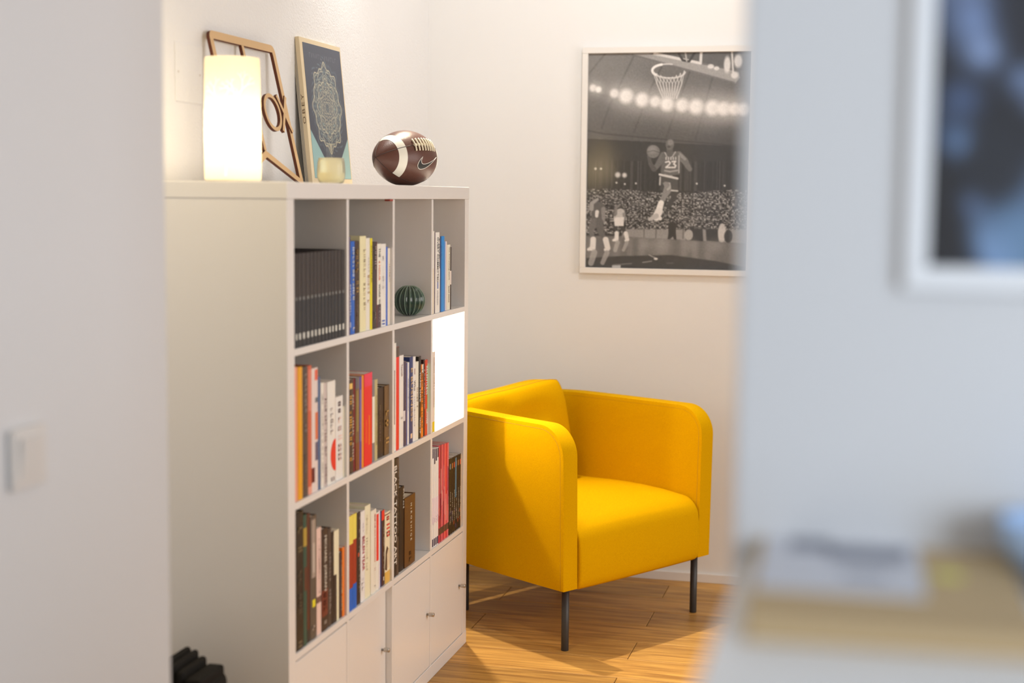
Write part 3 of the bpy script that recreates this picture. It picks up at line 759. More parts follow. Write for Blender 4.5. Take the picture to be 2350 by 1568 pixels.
def arena():
    R = Raster(76, 1086, 113, 1450, 300, 397)
    X, Y = R.X, R.Y
    rs = np.random.RandomState(3)
    base = 118 - (Y - 113) * 0.055 - (X - 76) * 0.012
    base = np.where(Y > 640 + (X - 76) * 0.05, 56 - (Y - 650) * 0.01, base)
    R.A[:] = base[..., None]
    for pts in ([(358, 135), (280, 300), (215, 430), (165, 575)], [(560, 150), (470, 330), (370, 600)], [(720, 200), (640, 430), (570, 640)], [(860, 230), (815, 400), (755, 645)], [(180, 115), (76, 240)]):
        R.line(pts, 9, 62, 0.55, 3)
    R.line([(76, 590), (180, 610), (560, 645), (1086, 690)], 6, 50, 0.7, 3)
    R.line([(76, 355), (300, 395), (700, 470), (1086, 520)], 10, 70, 0.5, 4)
    R.glow(120, 250, 260, 150, 0.35)
    # lamp band under the roof
    for x, y, r in [(106, 325, 22), (141, 335, 19), (242, 360, 27), (318, 378, 44), (418, 400, 42), (500, 412, 33), (575, 427, 43), (668, 435, 40), (755, 445, 45), (855, 452, 46), (925, 458, 40), (990, 460, 35), (1050, 462, 38)]:
        R.glow(x, y, r * 2.2, 190, 0.55)
        R.disc(x, y, r, r, 232, 0.96, 0.7)
    # backboard seen from below
    R.poly([(330, 116), (990, 305), (1018, 270), (1010, 235), (440, 113)], 152, 1, 2)
    R.line([(350, 122), (985, 300)], 10, 105, 0.9, 2)
    R.poly([(470, 113), (1086, 113), (1086, 240), (980, 215), (780, 175)], 92, 1, 2)
    R.line([(490, 118), (775, 180), (778, 113)], 17, 205, 1, 1.5)
    R.line([(640, 120), (665, 160), (705, 168), (735, 120)], 14, 55, 1, 1.5)
    R.line([(680, 113), (690, 165)], 10, 170, 1)
    R.line([(965, 113), (975, 235)], 12, 200, 0.9)
    for x, y, rx, ry in [(938, 190, 20, 50), (1005, 170, 26, 40), (985, 255, 22, 20), (838, 200, 20, 14), (874, 212, 16, 12)]:
        R.disc(x, y, rx, ry, 212, 0.9, 0.5)
    # ring and net
    ring = [(580 + 102 * math.cos(a) - 8 * math.sin(a), 225 + 42 * math.sin(a) + 8 * math.cos(a)) for a in np.linspace(0, 2 * PI, 40)]
    R.line(ring[:31], 9, 196, 0.95)
    R.line(ring[15:27], 15, 222, 1)
    for k in range(9):
        u = k / 8
        xa = 482 + 195 * u; xb = 548 + 84 * u
        ya = 225 + 40 * math.sin(PI * u)
        R.line([(xa, ya), (482 + 195 * min(1, u + 0.12) * 0.8 + 25, 300), (548 + 84 * min(1, u + 0.2), 395)], 4.5, 205, 0.85)
        R.line([(xa, ya), (482 + 195 * max(0, u - 0.12) * 0.8 + 25, 300), (548 + 84 * max(0, u - 0.2), 395)], 4.5, 205, 0.85)
    # crowd
    cell = rs.uniform(0, 1, (44, 118)) ** 1.7
    gx = np.clip(((X - 76) / 1010 * 117).astype(int), 0, 117); gy = np.clip(((Y - 955) / 290 * 43).astype(int), 0, 43)
    cr = 34 + 150 * cell[gy, gx]
    top = 965 - 12 * np.sin(X / 130.0)
    R.mix(((Y > top) & (Y < 1235)).astype(float), (40, 40, 40))
    mm = ((Y > top) & (Y < 1235))[..., None]
    R.A = np.where(mm, cr[..., None] * (0.9 + 0.1 * rs.uniform(-1, 1, X.shape)[..., None]), R.A)
    far = ((Y > 780) & (Y <= top))[..., None]
    R.A = np.where(far, R.A * (0.85 + 0.45 * cell[(gy + 7) % 44, gx][..., None] ** 2), R.A)
    for x, y, r in [(272, 866, 17), (315, 868, 15), (265, 915, 6), (318, 923, 6), (388, 918, 6), (768, 917, 6), (940, 928, 6), (130, 828, 8), (165, 828, 7)]:
        R.disc(x, y, r, r, 205, 0.9, 0.8)
    # boards, benches and court
    R.poly([(320, 1205), (1086, 1195), (1086, 1285), (300, 1255)], 138, 1, 3)
    for x in (445, 520, 600, 690): R.line([(x, 1205), (x, 1258)], 8, 90, 0.8)
    for a, b in ((700, 810), (830, 905)): R.poly([(a, 1195), (b, 1195), (b + 6, 1275), (a + 6, 1270)], 52, 1, 2)
    R.disc(725, 1235, 26, 34, 170, 0.9); R.disc(930, 1220, 24, 60, 190, 0.9); R.disc(970, 1240, 26, 40, 46, 0.9)
    R.limb([(622, 1180, 26), (620, 1225, 20), (600, 1262, 8)], 44); R.limb([(630, 1215, 14), (642, 1265, 8)], 44)
    R.poly([(76, 1250), (300, 1250), (1086, 1285), (1086, 1450), (76, 1450)], 112, 1, 3)
    st = 14 * np.sin(X / 17.0 + 2 * np.sin(X / 60.0))
    R.A = np.where((Y > 1262)[..., None], R.A + st[..., None] * 0.6, R.A)
    for x in (460, 560, 730, 900): R.glow(x, 1300, 46, 165, 0.4)
    R.poly([(76, 1392), (300, 1375), (620, 1362), (900, 1395), (1086, 1430), (1086, 1450), (76, 1450)], 62, 1, 2)
    R.line([(250, 1432), (370, 1420)], 7, 120, 0.8); R.line([(440, 1412), (495, 1403)], 7, 150, 0.8); R.line([(590, 1415), (630, 1412)], 5, 110, 0.8)
    R.line([(480, 1365), (530, 1388)], 7, 150, 0.9); R.disc(522, 1388, 12, 7, 200)
    R.poly([(245, 1436), (300, 1432), (300, 1450), (245, 1450)], 175)
    # standing figures at the left
    for x, k, j in ((140, 92, 0), (285, 175, 1)):
        y0 = 1015 if j == 0 else 1045
        s = 1.0 if j == 0 else 0.72
        R.disc(x + 12, y0 + 28, 18 * s, 22 * s, 60)
        R.limb([(x + 8, y0 + 60, 40 * s), (x + 6, y0 + 150 * s, 38 * s)], k)
        R.limb([(x - 32 * s, y0 + 66, 14 * s), (x - 30 * s, y0 + 30, 12 * s), (x + 5, y0 + 6, 9 * s)], 150 if j == 0 else 120)
        R.limb([(x + 44 * s, y0 + 66, 14 * s), (x + 46 * s, y0 + 140 * s, 11 * s)], 130)
        R.limb([(x - 12 * s, y0 + 150 * s, 26 * s), (x - 34 * s, y0 + 200 * s, 18 * s), (x - 18 * s, y0 + 262 * s, 12 * s)], 108 if j == 0 else 62)
        R.limb([(x + 20 * s, y0 + 150 * s, 26 * s), (x + 30 * s, y0 + 215 * s, 18 * s), (x + 62 * s, y0 + 258 * s, 12 * s)], 96 if j == 0 else 62)
        if j == 1: R.poly([(x - 34, y0 + 88), (x + 32, y0 + 84), (x + 30, y0 + 140), (x - 26, y0 + 142)], 205)
        else: R.limb([(x + 4, y0 + 84, 12), (x + 2, y0 + 110, 10)], 205)
        R.limb([(x - 18 * s, y0 + 258 * s, 18 * s), (x - 20 * s, y0 + 312 * s, 18 * s), (x - 48 * s, y0 + 322 * s, 9 * s)], 212)
        R.limb([(x + 62 * s, y0 + 258 * s, 18 * s), (x + 76 * s, y0 + 312 * s, 17 * s), (x + 60 * s, y0 + 322 * s, 9 * s)], 206)
        R.limb([(x - 10 * s, y0 + 340 * s, 20 * s), (x - 30 * s, y0 + 408 * s, 18 * s)], 165, 0.8)
        R.limb([(x + 72 * s, y0 + 340 * s, 16 * s), (x + 44 * s, y0 + 405 * s, 14 * s)], 160, 0.8)
    # the leaping player
    R.limb([(635, 950, 22), (625, 1010, 17), (592, 1060, 11)], 62)
    R.limb([(585, 890, 38), (602, 930, 34), (590, 950, 27), (562, 1010, 15), (548, 1050, 12)], 128)
    R.limb([(600, 900, 12), (612, 930, 9), (588, 955, 6)], 176, 0.7)
    R.poly([(532, 868), (650, 880), (652, 965), (612, 962), (604, 912), (570, 905), (540, 930)], 74)
    R.line([(536, 862), (648, 886)], 13, 196); R.line([(612, 960), (650, 963)], 9, 190); R.line([(540, 880), (538, 925)], 10, 170)
    R.limb([(548, 1040, 18), (536, 1085, 20)], 214)
    R.limb([(536, 1092, 24), (520, 1125, 24), (545, 1135, 12)], 206); R.limb([(520, 1120, 16), (478, 1142, 10)], 172)
    R.limb([(556, 742, 20), (525, 800, 17), (500, 830, 15)], 102); R.limb([(500, 830, 15), (478, 800, 13), (466, 752, 11)], 82)
    R.limb([(652, 742, 24), (690, 775, 21), (712, 812, 16), (724, 828, 14)], 108); R.limb([(660, 738, 9), (692, 766, 8)], 150, 0.7)
    R.poly([(552, 728), (640, 718), (662, 745), (658, 862), (600, 866), (544, 852), (548, 770)], 96)
    R.line([(566, 726), (580, 750), (612, 752), (632, 722)], 7, 165); R.line([(654, 745), (656, 850)], 9, 160)
    R.limb([(596, 690, 20), (596, 735, 20)], 88)
    R.disc(596, 676, 26, 34, 100); R.disc(600, 664, 18, 18, 132, 0.8, 0.6); R.disc(590, 690, 10, 7, 62, 0.8, 0.6)
    R.disc(493, 720, 41, 40, 112); R.disc(486, 708, 26, 24, 140, 0.7, 0.9)
    R.line([(455, 722), (495, 714), (532, 726)], 4, 70, 0.8)
    for a in np.linspace(0, 1, 5): R.line([(574 + 60 * a, 756), (574 + 60 * a, 768)], 8, 188, 0.9)
    R.line([(568, 838), (600, 844), (646, 836)], 9, 176, 0.8, 2)
    # jersey number
    for pts in ([(572, 786), (592, 780), (600, 790), (594, 800), (574, 818), (602, 818)], [(612, 782), (634, 780), (622, 796), (636, 806), (630, 818), (610, 818)]):
        R.line(pts, 9, 205)
    g = rs.normal(0, 5, X.shape)
    R.A += g[..., None]
    R.A = 255 * (np.clip(R.A, 0, 255) / 255) ** 1.06
    R.A *= np.array([1.0, 0.985, 0.97])
    return R


def frame_parts(root, y0, y1, z0, z1, w, depth, m, axis_x=-1):
    """four mitred-looking bars round an opening in the plane x = 0; the frame stands out towards -X"""
    box('frame_bar', -depth, 0, y0 - w, y1 + w, z1, z1 + w, m, root, 0.0015)
    box('frame_bar', -depth, 0, y0 - w, y1 + w, z0 - w, z0, m, root, 0.0015)
    box('frame_bar', -depth, 0, y0 - w, y0, z0, z1, m, root, 0.0015)
    box('frame_bar', -depth, 0, y1, y1 + w, z0, z1, m, root, 0.0015)


M_FRAME = mat('white_frame', (0.80, 0.775, 0.735, 1), 0.4)
t = tag(empty('framed_photograph', (WX - 0.0005, 0, 1.177)), 'white framed black and white basketball photograph on the far wall', 'picture')
PY0, PY1, PH = -0.785, -0.185, 0.792
frame_parts(t, PY0, PY1, 0.0, PH, 0.0215, 0.022, M_FRAME)
R = arena()
pr = link('print', R.mesh('print', lambda u, v: (-0.0085, PY1 + (PY0 - PY1) * u, PH * (1 - v))), ink_mat('photo_ink', 0.6, 1.28), t)
box('backing_board', -0.008, -0.001, PY0 + 0.001, PY1 - 0.001, 0.001, PH - 0.001, mat('backing', (0.3, 0.26, 0.22, 1), 0.9), t)
box('glazing', -0.0125, -0.0105, PY0 + 0.0005, PY1 - 0.0005, 0.0005, PH - 0.0005, glazing_mat('acrylic_glazing', 0.11, 0.032), t)

# near picture on the bluish wall
R2_ = Raster(2128, 3522, -1312, 613, 170, 236)
R2_.A[:] = (20, 22, 30)
for x, y, r, c, a in [(2215, 60, 70, (125, 148, 190), 0.9), (2180, -60, 90, (135, 155, 195), 0.9), (2235, 130, 42, (150, 172, 212), 0.9), (2190, 235, 46, (84, 108, 150), 0.8), (2190, 330, 36, (110, 140, 180), 0.9), (2165, 300, 40, (70, 95, 130), 0.5),
                      (2325, 190, 40, (120, 142, 180), 0.9), (2360, 240, 34, (130, 150, 188), 0.8), (2260, 560, 70, (118, 145, 182), 0.95), (2330, 520, 85, (96, 128, 160), 0.95), (2225, 470, 34, (96, 118, 155), 0.7), (2400, 450, 90, (100, 126, 160), 0.8), (2290, 620, 80, (130, 160, 200), 0.9), (2420, 600, 90, (110, 150, 180), 0.9)]:
    R2_.glow(x, y, r, c, a)
R2_.poly([(2128, 380), (2170, 430), (2210, 520), (2238, 613), (2128, 613)], (20, 20, 26), 0.95, 6)
R2_.disc(2270, 370, 62, 92, (30, 34, 44), 0.95, 0.6)
R2_.disc(2330, 20, 80, 120, (30, 32, 42), 0.85, 0.7)
t = tag(empty('framed_print', (-1.9135, 0, 1.392)), 'blurred blue and black abstract print in a white frame nearby', 'picture')
NY0, NY1, NH = -1.755, -1.306, 0.62
frame_parts(t, NY0, NY1, 0, NH, 0.0165, 0.011, mat('white_frame_near', (0.80, 0.80, 0.80, 1), 0.5))
link('print', R2_.mesh('print', lambda u, v: (-0.0062, NY1 + (NY0 - NY1) * u, NH * (1 - v))), ink_mat('print_ink', 0.6, 0.95), t)
box('backing_board', -0.006, -0.001, NY0 + 0.001, NY1 - 0.001, 0.001, NH - 0.001, mat('backing', (0.3, 0.26, 0.22, 1), 0.9), t)
box('glazing', -0.0095, -0.0078, NY0 + 0.0005, NY1 - 0.0005, 0.0005, NH - 0.0005, glazing_mat('glass_glazing', 0.08, 0.012), t)

# ---------------------------------------------------------------- table lamp on the bookcase
TOP = H + 0.0004
t = tag(empty('table_lamp', (0.159, 0.20, TOP)), 'glowing white cylinder table lamp with coral relief on the bookcase', 'lamp')
sh = bpy.data.materials.new('porcelain_shade'); sh.use_nodes = True
nt = sh.node_tree
for n in list(nt.nodes):
    if n.type == 'BSDF_PRINCIPLED': nt.nodes.remove(n)
outn = [n for n in nt.nodes if n.type == 'OUTPUT_MATERIAL'][0]
tl = nt.nodes.new('ShaderNodeBsdfTranslucent'); tl.inputs['Color'].default_value = (0.92, 0.82, 0.62, 1)
df = nt.nodes.new('ShaderNodeBsdfDiffuse'); df.inputs['Color'].default_value = (0.85, 0.80, 0.70, 1)
mxs = nt.nodes.new('ShaderNodeMixShader'); mxs.inputs[0].default_value = 0.45
nt.links.new(tl.outputs[0], mxs.inputs[1]); nt.links.new(df.outputs[0], mxs.inputs[2]); nt.links.new(mxs.outputs[0], outn.inputs[0])
LR, LH = 0.0655, 0.284
prof = [(LR - 0.001, 0.004), (LR, 0.03), (LR - 0.0005, LH * 0.5), (LR - 0.0025, LH - 0.006), (LR - 0.004, LH)]
link('lamp_shade', lathe_mesh('lamp_shade', prof, 64, False), sh, t, True)
link('lamp_base', lathe_mesh('lamp_base', [(LR - 0.004, 0), (LR - 0.002, 0.002), (LR - 0.002, 0.006), (0.02, 0.008)], 48), M_PLASTIC, t, True)
cor = bpy.data.materials.new('coral_relief'); cor.use_nodes = True
nt = cor.node_tree
for n in list(nt.nodes):
    if n.type == 'BSDF_PRINCIPLED': nt.nodes.remove(n)
outn = [n for n in nt.nodes if n.type == 'OUTPUT_MATERIAL'][0]
tl = nt.nodes.new('ShaderNodeBsdfTranslucent'); tl.inputs['Color'].default_value = (0.95, 0.92, 0.85, 1)
em = nt.nodes.new('ShaderNodeEmission'); em.inputs['Color'].default_value = (1, 0.95, 0.85, 1); em.inputs['Strength'].default_value = 0.25
ad = nt.nodes.new('ShaderNodeAddShader')
nt.links.new(tl.outputs[0], ad.inputs[0]); nt.links.new(em.outputs[0], ad.inputs[1]); nt.links.new(ad.outputs[0], outn.inputs[0])
rnd = random.Random(5)


def coral(a0, z0, ang, length, depth, segs):
    a1 = a0 + math.cos(ang) * length / LR; z1 = z0 + math.sin(ang) * length
    segs.append((a0, z0, a1, z1, 0.0007 + 0.0004 * depth))
    if depth > 0:
        for s in (-1, 1):
            coral(a1, z1, ang + s * rnd.uniform(0.3, 0.75), length * rnd.uniform(0.65, 0.85), depth - 1, segs)


for a0, z0, ang in ((math.radians(172), 0.150, 1.35), (math.radians(216), 0.165, 1.65), (math.radians(190), 0.012, 1.5), (math.radians(250), 0.05, 1.45), (math.radians(120), 0.09, 1.6)):
    segs = []
    coral(a0, z0, ang, 0.026, 4, segs)
    v = []; f = []
    for aa, za, ab, zb_, w in segs:
        if max(za, zb_) > LH - 0.012: continue
        dx, dz = (ab - aa) * LR, zb_ - za
        L_ = math.hypot(dx, dz); nx, nz = -dz / L_ * w, dx / L_ * w
        i = len(v)
        for (q, z_) in ((aa, za), (ab, zb_)):
            for sgn in (-1, 1):
                an = q + sgn * nx / LR; r_ = LR + 0.0006
                v.append((r_ * math.cos(an), r_ * math.sin(an), z_ + sgn * nz))
        f.append((i, i + 1, i + 3, i + 2))
    link('coral_branch', mesh_of('coral_branch', v, f), cor, t)
l = bpy.data.lights.new('lamp_bulb_light', 'POINT'); l.energy = 0.72; l.color = (1.0, 0.85, 0.60); l.shadow_soft_size = 0.02
lo = bpy.data.objects.new('lamp_bulb_light', l); COL.objects.link(lo); lo.parent = t; lo.location = (0, 0, 0.115)

# ---------------------------------------------------------------- laser cut wooden sign leaning on the wall
lean = math.atan2(0.09, 0.388)
sg = tag(empty('wooden_sign', (0, 0.34, TOP)), 'laser cut plywood sign with letters, leaning behind the lamp', 'sign')
sg.rotation_euler = (-lean, 0, 0)
M_PLY = mat('plywood', (0.66, 0.44, 0.22, 1), 0.55)
add_bump(M_PLY, 60, 0.1, 0.001)
M_BURN = mat('laser_burnt_edge', (0.13, 0.035, 0.014, 1), 0.7)


def ply(name, poly, parent, th=0.009, y=0.0):
    """a flat plywood piece (x, z outline) with dark cut edges"""
    me = prism_mesh(name, poly, y - th, y)
    me.materials.append(M_PLY); me.materials.append(M_BURN)
    for i, p in enumerate(me.polygons):
        p.material_index = 0 if i < 2 else 1
    return link(name, me, None, parent)


def bar(a, b, w):
    dx, dz = b[0] - a[0], b[1] - a[1]
    L_ = math.hypot(dx, dz); nx, nz = -dz / L_ * w / 2, dx / L_ * w / 2
    return [(a[0] - nx, a[1] - nz), (b[0] - nx, b[1] - nz), (b[0] + nx, b[1] + nz), (a[0] + nx, a[1] + nz)]


def arc(cx_, cz_, r, a0, a1, n=5):
    return [(cx_ + r * math.cos(math.radians(a0 + (a1 - a0) * i / n)), cz_ + r * math.sin(math.radians(a0 + (a1 - a0) * i / n))) for i in range(n + 1)]


SL, SRr, ST = 0.497, 0.918, 0.398
rr = 0.022
topbar = [(SL, ST - 0.03), (SL + 0.02, ST - 0.03), (SL + 0.022, ST - 0.0215), (SRr - 0.022, ST - 0.0215), (SRr - 0.02, ST - 0.03), (SRr, ST - 0.03)] + arc(SRr - rr, ST - rr, rr, 0, 90) + arc(SL + rr, ST - rr, rr, 90, 180)
ply('top_rail', topbar, sg)
ply('side_rail', [(SL, ST - 0.03), (SL, 0.0), (SL + 0.02, 0.012), (SL + 0.02, ST - 0.03)], sg)
ply('side_rail', [(SRr - 0.02, ST - 0.03), (SRr - 0.02, 0.012), (SRr, 0.0), (SRr, ST - 0.03)], sg)
ply('centre_rail', [(0.690, ST - 0.0217), (0.690, 0.090), (0.704, 0.090), (0.704, ST - 0.0217)], sg)
ply('notch_rail', [(0.697, 0.090), (0.697, 0.071), (SRr - 0.021, 0.0005), (SRr - 0.0, 0.0), (SRr - 0.02, 0.016)], sg)
ply('notch_rail', [(SL + 0.02, 0.016), (SL, 0.0), (SL + 0.021, 0.0005), (0.697, 0.071), (0.697, 0.090)], sg)


def ring_piece(cx_, cz_, rx, rz, w, parent, th=0.009, n=40):
    v = []; f = []
    for y in (-th - 0.004, -0.004):
        for s in (0, 1):
            for i in range(n):
                a = 2 * PI * i / n
                v.append((cx_ + (rx - s * w) * math.cos(a), y, cz_ + (rz - s * w) * math.sin(a)))
    for i in range(n):
        j = (i + 1) % n
        f.append((i, j, n + j, n + i)); f.append((2 * n + i, 3 * n + i, 3 * n + j, 2 * n + j))
        f.append((i, 2 * n + i, 2 * n + j, j)); f.append((n + i, n + j, 3 * n + j, 3 * n + i))
    me = mesh_of('letter', v, f)
    me.materials.append(M_PLY); me.materials.append(M_BURN)
    for i, p in enumerate(me.polygons): p.material_index = 0 if i % 4 < 2 else 1
    return link('letter_o', me, None, parent)


ring_piece(0.797, 0.199, 0.056, 0.053, 0.011, sg)
xl = ply('letter_x', bar((0.845, 0.148), (0.912, 0.250), 0.012), sg, 0.009, -0.004)
ply('letter_x', bar((0.848, 0.250), (0.912, 0.148), 0.012), sg, 0.009, -0.0042)

# ---------------------------------------------------------------- large art book leaning on the wall
lb = math.atan2(0.043, 0.436)
ob = tag(empty('art_book', (1.114, 0.395 + 0.0005, TOP)), 'large pale art book with blue ornament cover leaning on the wall', 'book')
ob.rotation_euler = (-lb, 0, 0)
BW, BH = 0.342, 0.438
M_CREAM = mat('cream_cloth', (0.72, 0.60, 0.40, 1), 0.6)
box('page_block', 0.004, BW - 0.002, 0.0, 0.0082, 0.001, BH - 0.002, mat('grey_page', (0.50, 0.46, 0.38, 1), 0.8), ob)
box('back_cover', 0.002, BW, 0.0083, 0.0105, 0.0, BH, mat('grey_page', (0.50, 0.46, 0.38, 1), 0.8), ob, 0.0005)
box('front_cover', 0.0, BW, -0.0135, -0.0002, 0.0, BH, M_CREAM, ob, 0.0008)
R3_ = Raster(0, 300, 0, 410, 150, 205)
R3_.A[:] = (58, 66, 84)
X, Y = R3_.X, R3_.Y
R3_.A += (np.clip(Y / 410, 0, 1) * -14)[..., None]
R3_.poly([(0, 262), (96, 350), (110, 410), (0, 410)], (140, 178, 178), 1, 1.5)
R3_.poly([(300, 280), (224, 352), (214, 410), (300, 410)], (150, 186, 184), 1, 1.5)
R3_.poly([(110, 300), (150, 300), (160, 410), (100, 410)], (110, 116, 120), 0.5, 3)
cx_, cy_ = 152, 190
dx, dy = (X - cx_) / 1.0, (Y - cy_) / 1.2
rr_ = np.hypot(dx, dy); th_ = np.arctan2(dy, dx)
pet = 104 + 9 * np.cos(8 * (th_ + PI / 2)) + 5 * np.cos(16 * th_) + 6 * np.abs(np.sin(4 * th_))
ivory = (196, 188, 160); teal = (132, 160, 160)
inside = rr_ < pet
R3_.mix(np.where(inside, 0.35, 0.0), (96, 112, 118))
for k, (fr_, wd, cc) in enumerate([(1.0, 2.6, ivory), (0.93, 1.4, ivory), (0.80, 1.3, teal), (0.66, 2.0, ivory), (0.55, 1.2, ivory)]):
    R3_.mix(np.clip((wd - np.abs(rr_ - pet * fr_)) / 2 + 0.3, 0, 1) * 0.9, cc)
tex = np.cos(8 * (th_ + PI / 2)) * np.sin(rr_ * 0.36) + 0.6 * np.cos(16 * th_) * np.cos(rr_ * 0.62)
R3_.mix(np.clip((0.16 - np.abs(tex - 0.35)) * 9, 0, 1) * np.where(inside, 0.85, 0), ivory)
tex2 = np.cos(24 * th_) * np.cos(rr_ * 0.5 + 1)
R3_.mix(np.clip((tex2 - 0.55) * 5, 0, 1) * np.where(inside, 0.6, 0), teal)
for k in range(8):
    an = k * PI / 4 + PI / 2
    ex, ey = cx_ + 62 * math.cos(an), cy_ + 1.2 * 62 * math.sin(an)
    d_ = np.hypot((X - ex), (Y - ey) / 1.2)
    R3_.mix(np.clip((2.0 - np.abs(d_ - 22)) / 2, 0, 1) * 0.9, ivory)
    R3_.mix(np.clip((1.6 - np.abs(d_ - 13)) / 2, 0, 1) * 0.8, ivory)
    R3_.mix(np.clip((6 - d_) / 3, 0, 1) * 0.7, teal)
for q in (16, 24, 34, 44):
    pr_ = q * (1 + 0.10 * np.cos(12 * th_))
    R3_.mix(np.clip((1.6 - np.abs(rr_ - pr_)) / 2 + 0.2, 0, 1) * 0.9, (214, 198, 164))
halo = np.clip(1 - np.abs(rr_ - pet * 1.12) / 7, 0, 1) * (np.sin(36 * th_ + rr_ * 0.5) > 0.2)
R3_.mix(halo * 0.6, (110, 140, 146))
R3_.line([(152, 330), (152, 392)], 2.5, (180, 180, 160), 0.8)
R3_.poly([(140, 300), (152, 335), (164, 300)], ivory, 0.8)
rs = np.random.RandomState(1)
for k in range(13):
    if k == 6: continue
    R3_.line([(46 + 17 * k, 28), (46 + 17 * k, 40)], 2.2, (110, 116, 126), 0.7)
    R3_.line([(46 + 17 * k, 28 + 12 * (k % 2)), (54 + 17 * k, 28 + 12 * ((k + 1) % 3 == 0))], 2.2, (110, 116, 126), 0.7)
link('cover_print', R3_.mesh('cover_print', lambda u, v: (0.022 + (BW - 0.030) * u, -0.0139, 0.020 + (BH - 0.034) * (1 - v))), ink_mat('cover_ink', 0.33, 1.0), ob)
me = text_mesh('OBEY', 0.088, 0.0088, -1, 0.0, 1.35)
o = link('lettering', me, mat('print', rgb(90, 70, 50), 0.6), ob)
o.rotation_euler = (0, 0, -PI / 2)
o.location = (-0.0006, -0.0066, 0.225)

# ---------------------------------------------------------------- candle glass
t = tag(empty('candle_glass', (0.53, 0.10, TOP)), 'small glass tumbler with pale yellow candle wax on the bookcase', 'candle')
GLS = bpy.data.materials.new('clear_glass'); GLS.use_nodes = True
nt = GLS.node_tree
for n in list(nt.nodes):
    if n.type == 'BSDF_PRINCIPLED': nt.nodes.remove(n)
outn = [n for n in nt.nodes if n.type == 'OUTPUT_MATERIAL'][0]
tr = nt.nodes.new('ShaderNodeBsdfTransparent'); tr.inputs['Color'].default_value = (0.985, 0.985, 0.95, 1)
gl = nt.nodes.new('ShaderNodeBsdfGlossy'); gl.inputs['Roughness'].default_value = 0.03
tlc = nt.nodes.new('ShaderNodeBsdfDiffuse'); tlc.inputs['Color'].default_value = (0.95, 0.92, 0.68, 1)
fr2 = nt.nodes.new('ShaderNodeFresnel'); fr2.inputs['IOR'].default_value = 1.25
m1 = nt.nodes.new('ShaderNodeMixShader'); m1.inputs[0].default_value = 0.42
m2 = nt.nodes.new('ShaderNodeMixShader')
nt.links.new(tr.outputs[0], m1.inputs[1]); nt.links.new(tlc.outputs[0], m1.inputs[2])
nt.links.new(fr2.outputs[0], m2.inputs[0]); nt.links.new(m1.outputs[0], m2.inputs[1]); nt.links.new(gl.outputs[0], m2.inputs[2])
nt.links.new(m2.outputs[0], outn.inputs[0])
gp = [(0.001, 0.0), (0.026, 0.0), (0.0315, 0.004), (0.0355, 0.016), (0.0360, 0.034), (0.0345, 0.054), (0.0322, 0.0655), (0.0314, 0.0656)]
link('glass', lathe_mesh('glass', gp, 48, False), GLS, t, True)
link('wax', lathe_mesh('wax', [(0.001, 0.0065), (0.0298, 0.0075), (0.0336, 0.018), (0.0342, 0.028), (0.0335, 0.0285), (0.001, 0.028)], 40), mat('yellow_wax', (0.84, 0.77, 0.44, 1), 0.5), t, True)
link('wick', tube_mesh('wick', [(0, 0, 0.028), (0.0005, 0, 0.034), (0.0015, 0, 0.038)], 0.0008, 6), mat('wick', (0.05, 0.04, 0.03, 1), 0.9), t)

# ---------------------------------------------------------------- football
FB = tag(empty('football', (1.316, 0.16, TOP + 0.0852)), 'brown leather football with white stripes and laces on the bookcase', 'football')
FL, FR = 0.140, 0.085
AX = Vector((-0.934, 0.357, 0)).normalized(); SD = Vector((-0.357, -0.934, 0)).normalized(); UPV = Vector((0, 0, 1))


def fr_(tt): return FR * max(0.0, 1 - (tt / FL) ** 2) ** 0.8


def fsurf(tt, ph, off=0.0):
    r_ = fr_(tt) + off
    return AX * tt + SD * (r_ * math.cos(ph)) + UPV * (r_ * math.sin(ph))


leather = mat('brown_leather', (0.095, 0.034, 0.022, 1), 0.36, 0.5)
nz = add_bump(leather, 520, 0.35, 0.0012, 1.0)
v = []; f = []
NT, NP = 49, 64
for i in range(NT):
    tt = FL * math.sin(-PI / 2 + PI * i / (NT - 1))
    for k in range(NP):
        v.append(fsurf(tt, 2 * PI * k / NP))
for i in range(NT - 1):
    for k in range(NP):
        j = (k + 1) % NP
        f.append((i * NP + k, i * NP + j, (i + 1) * NP + j, (i + 1) * NP + k))
me = mesh_of('body', v, f)
bm = bmesh.new(); bm.from_mesh(me); bmesh.ops.remove_doubles(bm, verts=bm.verts, dist=1e-6); bmesh.ops.recalc_face_normals(bm, faces=bm.faces); bm.to_mesh(me); bm.free()
link('body', me, leather, FB, True)
PH0 = math.radians(29)
M_SEAM = mat('leather_seam', (0.03, 0.012, 0.008, 1), 0.6)
for q in range(4):
    ph = PH0 + q * PI / 2
    pts = [fsurf(FL * math.sin(-PI / 2 + PI * i / 40) * 0.998, ph, -0.0003) for i in range(41)]
    link('seam', tube_mesh('seam', pts, 0.0012, 6), M_SEAM, FB, True)
M_STRIPE = mat('white_stripe', (0.74, 0.72, 0.64, 1), 0.4)


def patch(name, t0, t1, p0, p1, off, m, nt_=6, np_=40):
    v = []; f = []
    for i in range(nt_ + 1):
        for k in range(np_ + 1):
            v.append(fsurf(t0 + (t1 - t0) * i / nt_, p0 + (p1 - p0) * k / np_, off))
    for i in range(nt_):
        for k in range(np_):
            a = i * (np_ + 1) + k
            f.append((a, a + 1, a + np_ + 2, a + np_ + 1))
    me = mesh_of(name, v, f)
    bm = bmesh.new(); bm.from_mesh(me); bmesh.ops.recalc_face_normals(bm, faces=bm.faces); bm.to_mesh(me); bm.free()
    return link(name, me, m, FB, True)


